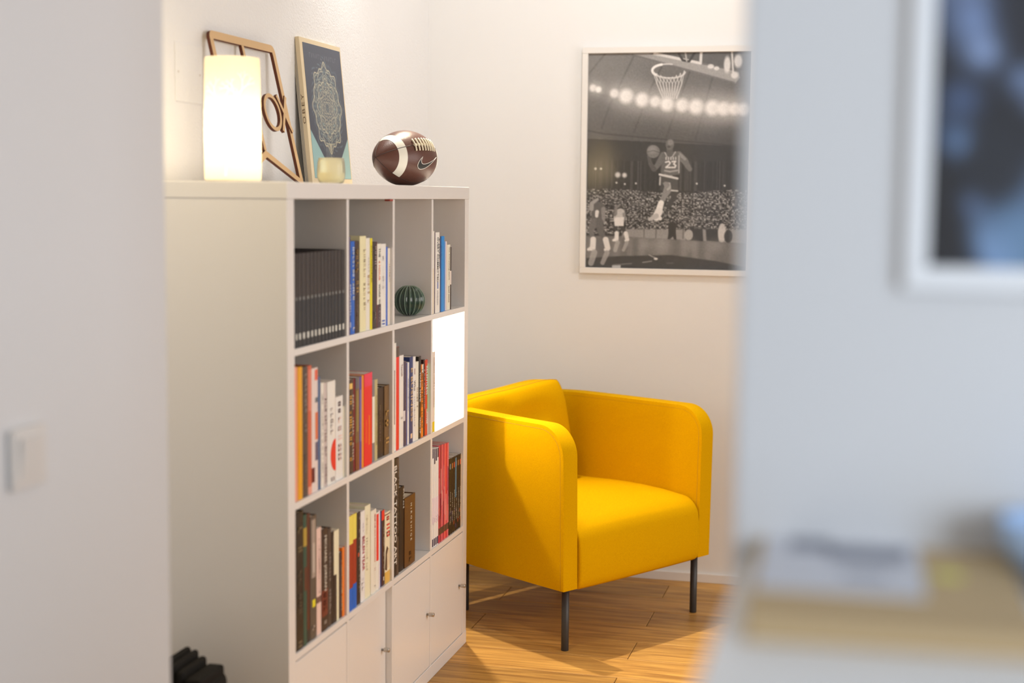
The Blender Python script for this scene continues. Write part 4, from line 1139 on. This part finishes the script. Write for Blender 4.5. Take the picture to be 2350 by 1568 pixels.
g = 0.018
for t0, t1 in ((0.071, 0.094), (-0.094, -0.071)):
    patch('stripe', t0, t1, PH0 - PI / 2 + g, PH0 - g, 0.0007, M_STRIPE)
    patch('stripe', t0, t1, PH0 + g, PH0 + PI / 2 - g, 0.0007, M_STRIPE)
M_LACE = mat('lace', (0.72, 0.66, 0.52, 1), 0.55)
patch('lace_strip', -0.046, 0.046, PH0 - 0.05, PH0 + 0.05, 0.0022, M_LACE, 14, 4)
lace_me = None
for i in range(8):
    tt = -0.043 + i * 0.0123
    pts = [fsurf(tt, PH0 + a, 0.0035 + 0.0012 * math.cos(a * 6)) for a in np.linspace(-0.24, 0.24, 9)]
    link('lace', tube_mesh('lace', pts, 0.0026, 8), M_LACE, FB, True)
# printed mark: a black curved tick with a white outline
SW = [(0.0197, 0.048), (0.0225, -0.015), (0.025, -0.073), (0.0245, -0.125), (0.023, -0.17), (0.0205, -0.198), (0.0158, -0.214), (0.0100, -0.211), (0.0041, -0.201), (-0.007, -0.172), (-0.0178, -0.132), (-0.039, -0.048), (-0.0608, 0.05), (-0.048, -0.022), (-0.0345, -0.107), (-0.025, -0.172), (-0.0152, -0.238), (-0.006, -0.302), (0.0037, -0.356), (0.011, -0.388), (0.0178, -0.408), (0.0225, -0.414), (0.0269, -0.409), (0.0318, -0.382), (0.0352, -0.332), (0.0367, -0.285), (0.0366, -0.23), (0.035, -0.163), (0.0317, -0.093), (0.0265, -0.02)]


def resample(pts, n):
    L_ = [0.0]
    for a, b_ in zip(pts[:-1], pts[1:]): L_.append(L_[-1] + math.hypot(a[0] - b_[0], (a[1] - b_[1]) * 0.08))
    out = []
    for k in range(n + 1):
        q = L_[-1] * k / n
        i_ = max(1, next((m_ for m_ in range(len(L_)) if L_[m_] >= q - 1e-12), len(L_) - 1))
        w_ = (q - L_[i_ - 1]) / max(1e-9, L_[i_] - L_[i_ - 1])
        out.append((pts[i_ - 1][0] + (pts[i_][0] - pts[i_ - 1][0]) * w_, pts[i_ - 1][1] + (pts[i_][1] - pts[i_ - 1][1]) * w_))
    return out


def decal(name, pts, off, m):
    """the mark as a strip between its inner and its outer edge, laid on the leather"""
    inner = resample(pts[:13], 40); outer = resample(([pts[0]] + pts[:11:-1]), 40)
    v = []; f = []
    K = 6
    for a, b_ in zip(inner, outer):
        for k in range(K + 1):
            v.append(fsurf(a[0] + (b_[0] - a[0]) * k / K, a[1] + (b_[1] - a[1]) * k / K, off))
    for i in range(40):
        for k in range(K):
            q = i * (K + 1) + k
            f.append((q, q + 1, q + K + 2, q + K + 1))
    return link(name, mesh_of(name, v, f), m, FB, True)


decal('printed_mark', SW, 0.0009, mat('black_print', (0.012, 0.012, 0.012, 1), 0.4))
pts = [fsurf(a, b_, 0.0010) for a, b_ in SW]
link('mark_outline', tube_mesh('mark_outline', pts, 0.0009, 6, True), mat('white_print', (0.75, 0.72, 0.68, 1), 0.4), FB)

# ---------------------------------------------------------------- ceramic cactus
cz = 0.0435
ca = tag(empty('ceramic_cactus', (1.029, 0.052, RZ[1] + 0.0004)), 'dark green glazed ceramic cactus ball in the top row third cell', 'ornament')
M_CAC = mat('green_glaze', (0.022, 0.060, 0.042, 1), 0.16, 0.6, 0, 0.4)
M_RIB = mat('pale_rib_glaze', (0.26, 0.36, 0.27, 1), 0.25, 0.5)
NR = 18
v = []; f = []
NA, NB = NR * 8, 24


def cac(an, el, off=0.0):
    rib = abs(math.cos(an * NR / 2))
    r_ = 0.0445 * (0.90 + 0.10 * rib ** 0.7 * math.cos(el) ** 0.3) + off
    z_ = cz + 0.0445 * 0.99 * math.sin(el) - 0.004 * max(0.0, (math.sin(el) - 0.9) * 10) ** 2 * 0.6
    return (r_ * math.cos(el) * math.cos(an), r_ * math.cos(el) * math.sin(an), max(0.0, z_))


for j in range(NB + 1):
    el = -PI / 2 + PI * j / NB
    el = max(el, -1.25)
    for i in range(NA):
        v.append(cac(2 * PI * i / NA, min(el, PI / 2 - 0.02)))
for j in range(NB):
    for i in range(NA):
        k = (i + 1) % NA
        f.append((j * NA + i, j * NA + k, (j + 1) * NA + k, (j + 1) * NA + i))
f.append(tuple(range(NA - 1, -1, -1))); f.append(tuple(NB * NA + i for i in range(NA)))
link('body', mesh_of('body', v, f), M_CAC, ca, True)
rib_me = tube_mesh('rib', [cac(0.0, e, 0.0002) for e in np.linspace(-1.2, 1.5, 24)], 0.0011, 6)
for i in range(NR):
    o = link('rib', rib_me, M_RIB, ca, True)
    o.rotation_euler = (0, 0, 2 * PI * i / NR)
# small red mark under the top board in the second cell
tag(box('red_sticker', 0.690, 0.715, -0.004, 0.012, 1.424, 1.4290, mat('red_sticker', (0.35, 0.04, 0.02, 1), 0.5), None, 0.001), 'tiny dark red tab under the bookcase top board', 'tab')

# ---------------------------------------------------------------- armchair
CH = tag(empty('armchair', (1.474, -0.327, 0.0), math.atan2(-0.52194815, 0.85297721)), 'yellow fabric tub armchair with dark metal legs', 'armchair')


def fabric():
    m = bpy.data.materials.new('yellow_fabric'); m.use_nodes = True
    nt = m.node_tree; b = nt.nodes['Principled BSDF']
    tc = nt.nodes.new('ShaderNodeTexCoord')
    n1 = nt.nodes.new('ShaderNodeTexNoise'); n1.inputs['Scale'].default_value = 1.0; n1.inputs['Detail'].default_value = 2
    mp1 = nt.nodes.new('ShaderNodeMapping'); mp1.inputs['Scale'].default_value = (220, 220, 1100)
    n2 = nt.nodes.new('ShaderNodeTexNoise'); n2.inputs['Scale'].default_value = 1.0; n2.inputs['Detail'].default_value = 2
    mp2 = nt.nodes.new('ShaderNodeMapping'); mp2.inputs['Scale'].default_value = (1000, 1000, 220)
    nt.links.new(tc.outputs['Object'], mp1.inputs[0]); nt.links.new(tc.outputs['Object'], mp2.inputs[0])
    nt.links.new(mp1.outputs[0], n1.inputs['Vector']); nt.links.new(mp2.outputs[0], n2.inputs['Vector'])
    ad = nt.nodes.new('ShaderNodeMath'); ad.operation = 'ADD'
    nt.links.new(n1.outputs['Fac'], ad.inputs[0]); nt.links.new(n2.outputs['Fac'], ad.inputs[1])
    hf = nt.nodes.new('ShaderNodeMath'); hf.operation = 'MULTIPLY'; hf.inputs[1].default_value = 0.5
    nt.links.new(ad.outputs[0], hf.inputs[0])
    rp = nt.nodes.new('ShaderNodeValToRGB')
    rp.color_ramp.elements[0].position = 0.3; rp.color_ramp.elements[0].color = (0.58, 0.305, 0.0004, 1)
    rp.color_ramp.elements[1].position = 0.7; rp.color_ramp.elements[1].color = (0.73, 0.410, 0.0008, 1)
    nt.links.new(hf.outputs[0], rp.inputs['Fac']); nt.links.new(rp.outputs[0], b.inputs['Base Color'])
    b.inputs['Roughness'].default_value = 0.85; b.inputs['Specular IOR Level'].default_value = 0.03
    bp = nt.nodes.new('ShaderNodeBump'); bp.inputs['Strength'].default_value = 0.25; bp.inputs['Distance'].default_value = 0.0015
    nt.links.new(hf.outputs[0], bp.inputs['Height']); nt.links.new(bp.outputs[0], b.inputs['Normal'])
    return m


M_YEL = fabric()
M_STITCH = mat('dark_stitch', (0.48, 0.245, 0.0, 1), 0.9)  # darker yellow of the seams and the cushion piping
# plan line of the shell centre: left arm front -> back -> right arm front, in chair coordinates
TH, ZB, ZT, RF = 0.063, 0.208, 0.728, 0.100
A0, A1 = -0.0255, 0.6435
pl = []
FB_, BB = -0.045, 0.655
for i in range(15):
    q = i / 14
    pl.append((A0 + 0.030 * q ** 1.6, FB_ + (BB - 0.17 - FB_) * q))
c0 = (pl[-1][0] + 0.17, BB - 0.17)
for i in range(1, 13):
    a = PI - (PI / 2) * i / 12
    pl.append((c0[0] + 0.17 * math.cos(a), c0[1] + 0.17 * math.sin(a)))
half = len(pl)
AM = (A0 + A1) / 2
for i in range(1, 8):
    q = i / 8
    pl.append((c0[0] + (2 * AM - 2 * c0[0]) * q, BB))
for i in range(half - 1, -1, -1):
    a, b_ = pl[i]
    pl.append((2 * AM - a, b_))
P2 = [Vector((a, b_)) for a, b_ in pl]
# resample evenly, finer at the arm fronts
S = [0.0]
for i in range(1, len(P2)): S.append(S[-1] + (P2[i] - P2[i - 1]).length)
LT = S[-1]


def at_s(s):
    s = min(max(s, 0), LT)
    for i in range(1, len(S)):
        if S[i] >= s:
            k = (s - S[i - 1]) / max(1e-9, S[i] - S[i - 1])
            return P2[i - 1].lerp(P2[i], k)
    return P2[-1]


us = [RF * (1 - math.cos(PI / 2 * i / 12)) for i in range(13)]
us += list(np.linspace(RF, LT - RF, 70)[1:-1])
us += [LT - RF * (1 - math.cos(PI / 2 * i / 12)) for i in range(12, -1, -1)]


def top_h(u):
    e = min(u, LT - u)
    if e >= RF: return ZT
    return ZT - RF + math.sqrt(max(0, RF * RF - (RF - e) ** 2))


def side_pt(u, z, side):
    p = at_s(u); d = (at_s(u + 0.004) - at_s(u - 0.004)).normalized()
    nrm = Vector((-d.y, d.x))       # towards the outside: left of the travel direction
    fl_ = 0.010 * ((z - ZB) / (ZT - ZB))     # arms lean out slightly towards the top
    return Vector((p.x + nrm.x * (side * TH / 2 + fl_), p.y + nrm.y * (side * TH / 2 + fl_), z))


NZ = 10
v = []; f = []
n_u = len(us)
idx = {}
for side in (1, -1):
    for i, u in enumerate(us):
        h = top_h(u)
        for j in range(NZ + 1):
            idx[(side, i, j)] = len(v)
            v.append(side_pt(u, ZB + (h - ZB) * j / NZ, side))
for i in range(n_u - 1):
    for j in range(NZ):
        f.append((idx[(1, i, j)], idx[(1, i, j + 1)], idx[(1, i + 1, j + 1)], idx[(1, i + 1, j)]))
        f.append((idx[(-1, i, j)], idx[(-1, i + 1, j)], idx[(-1, i + 1, j + 1)], idx[(-1, i, j + 1)]))
    f.append((idx[(1, i, NZ)], idx[(-1, i, NZ)], idx[(-1, i + 1, NZ)], idx[(1, i + 1, NZ)]))
    f.append((idx[(1, i, 0)], idx[(1, i + 1, 0)], idx[(-1, i + 1, 0)], idx[(-1, i, 0)]))
for i in (0, n_u - 1):
    for j in range(NZ):
        q = (idx[(1, i, j)], idx[(-1, i, j)], idx[(-1, i, j + 1)], idx[(1, i, j + 1)])
        f.append(q if i == 0 else tuple(reversed(q)))
me = mesh_of('shell', v, f)
bm = bmesh.new(); bm.from_mesh(me); bmesh.ops.recalc_face_normals(bm, faces=bm.faces); bm.to_mesh(me); bm.free()
sh_o = link('shell', me, M_YEL, CH, True)
bevel_mod(sh_o, 0.014, 4, 50)
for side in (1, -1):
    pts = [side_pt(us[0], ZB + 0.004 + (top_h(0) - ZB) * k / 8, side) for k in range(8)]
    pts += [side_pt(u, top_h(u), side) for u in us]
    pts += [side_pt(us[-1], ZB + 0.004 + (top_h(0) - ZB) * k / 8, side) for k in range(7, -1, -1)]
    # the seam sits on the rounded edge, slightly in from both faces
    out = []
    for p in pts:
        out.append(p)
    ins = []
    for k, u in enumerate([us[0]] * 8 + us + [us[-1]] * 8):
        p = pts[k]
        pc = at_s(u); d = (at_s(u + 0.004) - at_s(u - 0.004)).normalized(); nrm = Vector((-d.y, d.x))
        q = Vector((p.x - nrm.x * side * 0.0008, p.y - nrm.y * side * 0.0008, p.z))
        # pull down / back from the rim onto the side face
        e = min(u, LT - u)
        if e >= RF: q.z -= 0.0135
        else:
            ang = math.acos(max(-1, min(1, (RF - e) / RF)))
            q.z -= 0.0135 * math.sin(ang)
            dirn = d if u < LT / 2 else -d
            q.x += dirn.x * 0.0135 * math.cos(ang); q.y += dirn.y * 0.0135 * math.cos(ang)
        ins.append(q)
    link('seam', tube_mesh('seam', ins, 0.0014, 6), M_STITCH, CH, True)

# seat: rounded front, slightly crowned
prof = []
SF, SB, SZ0, SZ1 = -0.052, 0.600, 0.204, 0.432
rad = 0.075
prof.append((SF + 0.012, SZ0)); prof.append((SF + 0.002, SZ0 + 0.010))
for i in range(3): prof.append((SF - 0.004 * math.sin(PI * (i + 1) / 4), SZ0 + 0.03 + i * 0.04))
for i in range(9):
    a = PI - (PI / 2) * i / 8
    prof.append((SF + rad + rad * math.cos(a), SZ1 - 0.012 - rad + rad * math.sin(a)))
for i in range(1, 8):
    q = i / 7
    prof.append((SF + rad + (SB - SF - rad) * q, SZ1 - 0.012 + 0.012 * math.sin(PI * min(1, q * 1.2 + 0.05)) * (1 - 0.4 * q)))
prof.append((SB, SZ0))
SA0, SA1 = 0.0085, 0.6095
NS = 14
v = []; f = []
for k in range(NS + 1):
    q = k / NS
    aa = SA0 + (SA1 - SA0) * q
    cr = math.sin(PI * q) ** 0.5 if 0 < q < 1 else 0
    for (bb, zz) in prof:
        dz = 0.007 * cr * (1 if zz > SZ1 - 0.05 else 0); db = -0.006 * cr if bb < SF + 0.03 else 0
        v.append((aa, bb + db, zz + dz))
npf = len(prof)
for k in range(NS):
    for j in range(npf):
        l = (j + 1) % npf
        f.append((k * npf + j, k * npf + l, (k + 1) * npf + l, (k + 1) * npf + j))
f.append(tuple(range(npf))); f.append(tuple(NS * npf + j for j in range(npf - 1, -1, -1)))
me = mesh_of('seat', v, f)
bm = bmesh.new(); bm.from_mesh(me); bmesh.ops.recalc_face_normals(bm, faces=bm.faces); bm.to_mesh(me); bm.free()
so = link('seat', me, M_YEL, CH, True)
bevel_mod(so, 0.008, 3, 60)

# loose back cushion leaning on the chair back
CU = empty('tmp'); bpy.data.objects.remove(CU)


def cushion():
    NX_, NY_ = 44, 36
    v = []; f = []
    Wc, Hc, Tc, Gs = 0.57, 0.36, 0.165, 0.085

    def outline(u, w):
        # u, w in -1..1 on a rounded rectangle
        x_ = u * Wc / 2; z_ = w * Hc / 2
        k = 0.22
        x_ *= 1 - k * 0.5 * (abs(w) ** 4) * (u * u)
        z_ *= 1 - k * 0.5 * (abs(u) ** 4) * (w * w)
        x_ *= 1 - 0.07 * (w + 1) / 2
        # sides pull in a little between the corners
        x_ *= 1 - 0.03 * (1 - w * w) * abs(u) ** 3
        z_ *= 1 - 0.06 * (1 - u * u) * abs(w) ** 3 * (1 if w > 0 else 0.4)
        return x_, z_
    idf = {}
    for s in (-1, 1):
        for j in range(NY_ + 1):
            for i in range(NX_ + 1):
                u = -1 + 2 * i / NX_; w = -1 + 2 * j / NY_
                x_, z_ = outline(u, w)
                puff = ((1 - abs(u) ** 2.6) * (1 - abs(w) ** 2.6)) ** 0.42
                y_ = s * (Gs / 2 + (Tc - Gs) / 2 * puff)
                if s < 0:
                    y_ += 0.018 * math.exp(-((u - 0.15) ** 2 / 0.10 + (w - 0.35) ** 2 / 0.05)) + 0.010 * math.exp(-((u + 0.3) ** 2 / 0.05 + (w - 0.6) ** 2 / 0.08)) \
                          - 0.006 * math.sin(7 * u + 4 * w) * puff * 0.4
                idf[(s, i, j)] = len(v); v.append((x_, y_, z_))
    for j in range(NY_):
        for i in range(NX_):
            f.append((idf[(-1, i, j)], idf[(-1, i + 1, j)], idf[(-1, i + 1, j + 1)], idf[(-1, i, j + 1)]))
            f.append((idf[(1, i, j)], idf[(1, i, j + 1)], idf[(1, i + 1, j + 1)], idf[(1, i + 1, j)]))
    rim = [(i, 0) for i in range(NX_)] + [(NX_, j) for j in range(NY_)] + [(i, NY_) for i in range(NX_, 0, -1)] + [(0, j) for j in range(NY_, 0, -1)]
    for k in range(len(rim)):
        a, b_ = rim[k], rim[(k + 1) % len(rim)]
        f.append((idf[(-1,) + a], idf[(1,) + a], idf[(1,) + b_], idf[(-1,) + b_]))
    me = mesh_of('back_cushion', v, f)
    bm = bmesh.new(); bm.from_mesh(me); bmesh.ops.recalc_face_normals(bm, faces=bm.faces); bm.to_mesh(me); bm.free()
    seams = [[Vector(v[idf[(s,) + r]]) for r in rim] for s in (-1, 1)]
    return me, seams


me, seams = cushion()
cu = link('back_cushion', me, M_YEL, CH, True)
cu.location = (0.243, 0.522, 0.600)
cu.rotation_euler = (math.radians(-5), math.radians(-5.5), 0)
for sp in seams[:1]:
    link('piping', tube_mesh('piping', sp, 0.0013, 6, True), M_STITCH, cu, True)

leg_me = lathe_mesh('leg', [(0.0118, 0.0), (0.0122, 0.001), (0.0122, 0.212)], 24)
for a, b_ in ((0.0, 0.0), (0.6495, 0.0), (0.085, 0.56), (0.565, 0.56)):
    o = link('leg', leg_me, M_BLACKM, CH, True); o.location = (a, b_, 0.0)
    p_ = box('leg_plate', -0.022, 0.022, -0.022, 0.022, 0.2035, 0.2075, M_BLACKM, CH); p_.location = (min(max(a, 0.02), 0.63), b_ + 0.01, 0)

# ---------------------------------------------------------------- black bag by the bookcase side
bg = tag(empty('black_bag', (-0.20, 0.13, 0.0)), 'black ribbed bag standing beside the bookcase side, bottom left', 'bag')
M_BAG = mat('black_nylon', (0.006, 0.005, 0.004, 1), 0.75, 0.2)
add_bump(M_BAG, 200, 0.3, 0.002)
bo = box('body', -0.07, 0.07, -0.046, 0.20, 0.0, 0.405, M_BAG, bg, 0.022, 4, True)
for y_, z_, w_ in ((-0.019, 0.419, 0.020), (0.011, 0.434, 0.009), (0.029, 0.447, 0.008), (0.047, 0.452, 0.008)):
    box('rib_fold', -0.06, 0.06, y_ - w_, y_ + w_, 0.20, z_, M_BAG, bg, 0.008, 3, True)
link('handle', tube_mesh('handle', [(0, 0.10, 0.385), (0, 0.11, 0.42), (0, 0.14, 0.432), (0, 0.17, 0.42), (0, 0.18, 0.385)], 0.008, 8), M_BAG, bg, True)

# ---------------------------------------------------------------- near counter with things on it
DZ = 1.165
dk = tag(empty('white_counter', (-2.25, -1.7, 0.0)), 'blurred white counter in the lower right foreground', 'counter')
M_DESK = mat('white_counter', (0.85, 0.84, 0.82, 1), 0.4)
box('worktop', -0.33, 0.3355, -1.0, 0.522, DZ - 0.03, DZ, M_DESK, dk, 0.003)
box('side_panel', -0.31, 0.33, 0.49, 0.508, 0.0, DZ - 0.0305, M_DESK, dk)
box('back_panel', 0.312, 0.330, -1.0, 0.489, 0.0, DZ - 0.0305, M_DESK, dk)
nb = tag(empty('tan_notebook', (-2.015, -1.28, DZ + 0.0003), math.radians(2)), 'blurred tan cardboard folder lying on the white counter', 'folder')
M_TAN = mat('tan_card', (0.54, 0.385, 0.20, 1), 0.7)
box('cover', -0.122, 0.124, -0.094, 0.088, 0.0125, 0.0145, M_TAN, nb, 0.0006)
box('back_cover', -0.122, 0.124, -0.094, 0.088, 0.0, 0.002, M_TAN, nb, 0.0006)
box('page_block', -0.118, 0.120, -0.090, 0.085, 0.0022, 0.0123, mat('tan_pages', (0.58, 0.43, 0.24, 1), 0.8), nb)
lf = tag(empty('printed_leaflet', (-1.972, -1.254, DZ + 0.0151), math.radians(1)), 'blurred white leaflet with grey print on the tan folder', 'leaflet')
box('sheet', -0.092, 0.096, -0.054, 0.058, 0.0, 0.0012, mat('leaflet_paper', (0.62, 0.63, 0.68, 1), 0.5), lf)
for (xa, xb, ya, yb) in ((0.02, 0.06, 0.01, 0.040), (0.0, 0.045, -0.045, 0.012), (-0.05, -0.035, -0.03, 0.0)):
    box('printed_block', xa, xb, ya, yb, 0.0012, 0.0015, mat('grey_print', (0.22, 0.23, 0.28, 1), 0.5), lf)
st = tag(empty('yellow_sticker', (-1.995, -1.326, DZ + 0.0151)), 'small round yellow sticker on the tan folder', 'sticker')
link('disc', lathe_mesh('disc', [(0.0105, 0.0), (0.0105, 0.0006), (0.010, 0.0008)], 28), mat('yellow_sticker', (0.72, 0.68, 0.12, 1), 0.5), st)
bw = tag(empty('blue_bowl', (-1.962, -1.408, DZ + 0.0003)), 'blurred light blue bowl at the right edge on the counter', 'bowl')
M_BLUE = mat('blue_glaze', (0.46, 0.64, 0.92, 1), 0.5)
link('bowl_body', lathe_mesh('bowl_body', [(0.02, 0.0), (0.022, 0.002), (0.022, 0.016), (0.036, 0.022), (0.044, 0.034), (0.047, 0.052), (0.0455, 0.0525), (0.042, 0.036), (0.034, 0.025), (0.02, 0.02)], 40), M_BLUE, bw, True)
link('foot_ring', lathe_mesh('foot_ring', [(0.0225, 0.0), (0.0245, 0.0), (0.0245, 0.003), (0.0225, 0.003)], 32), M_BLUE, bw, True)
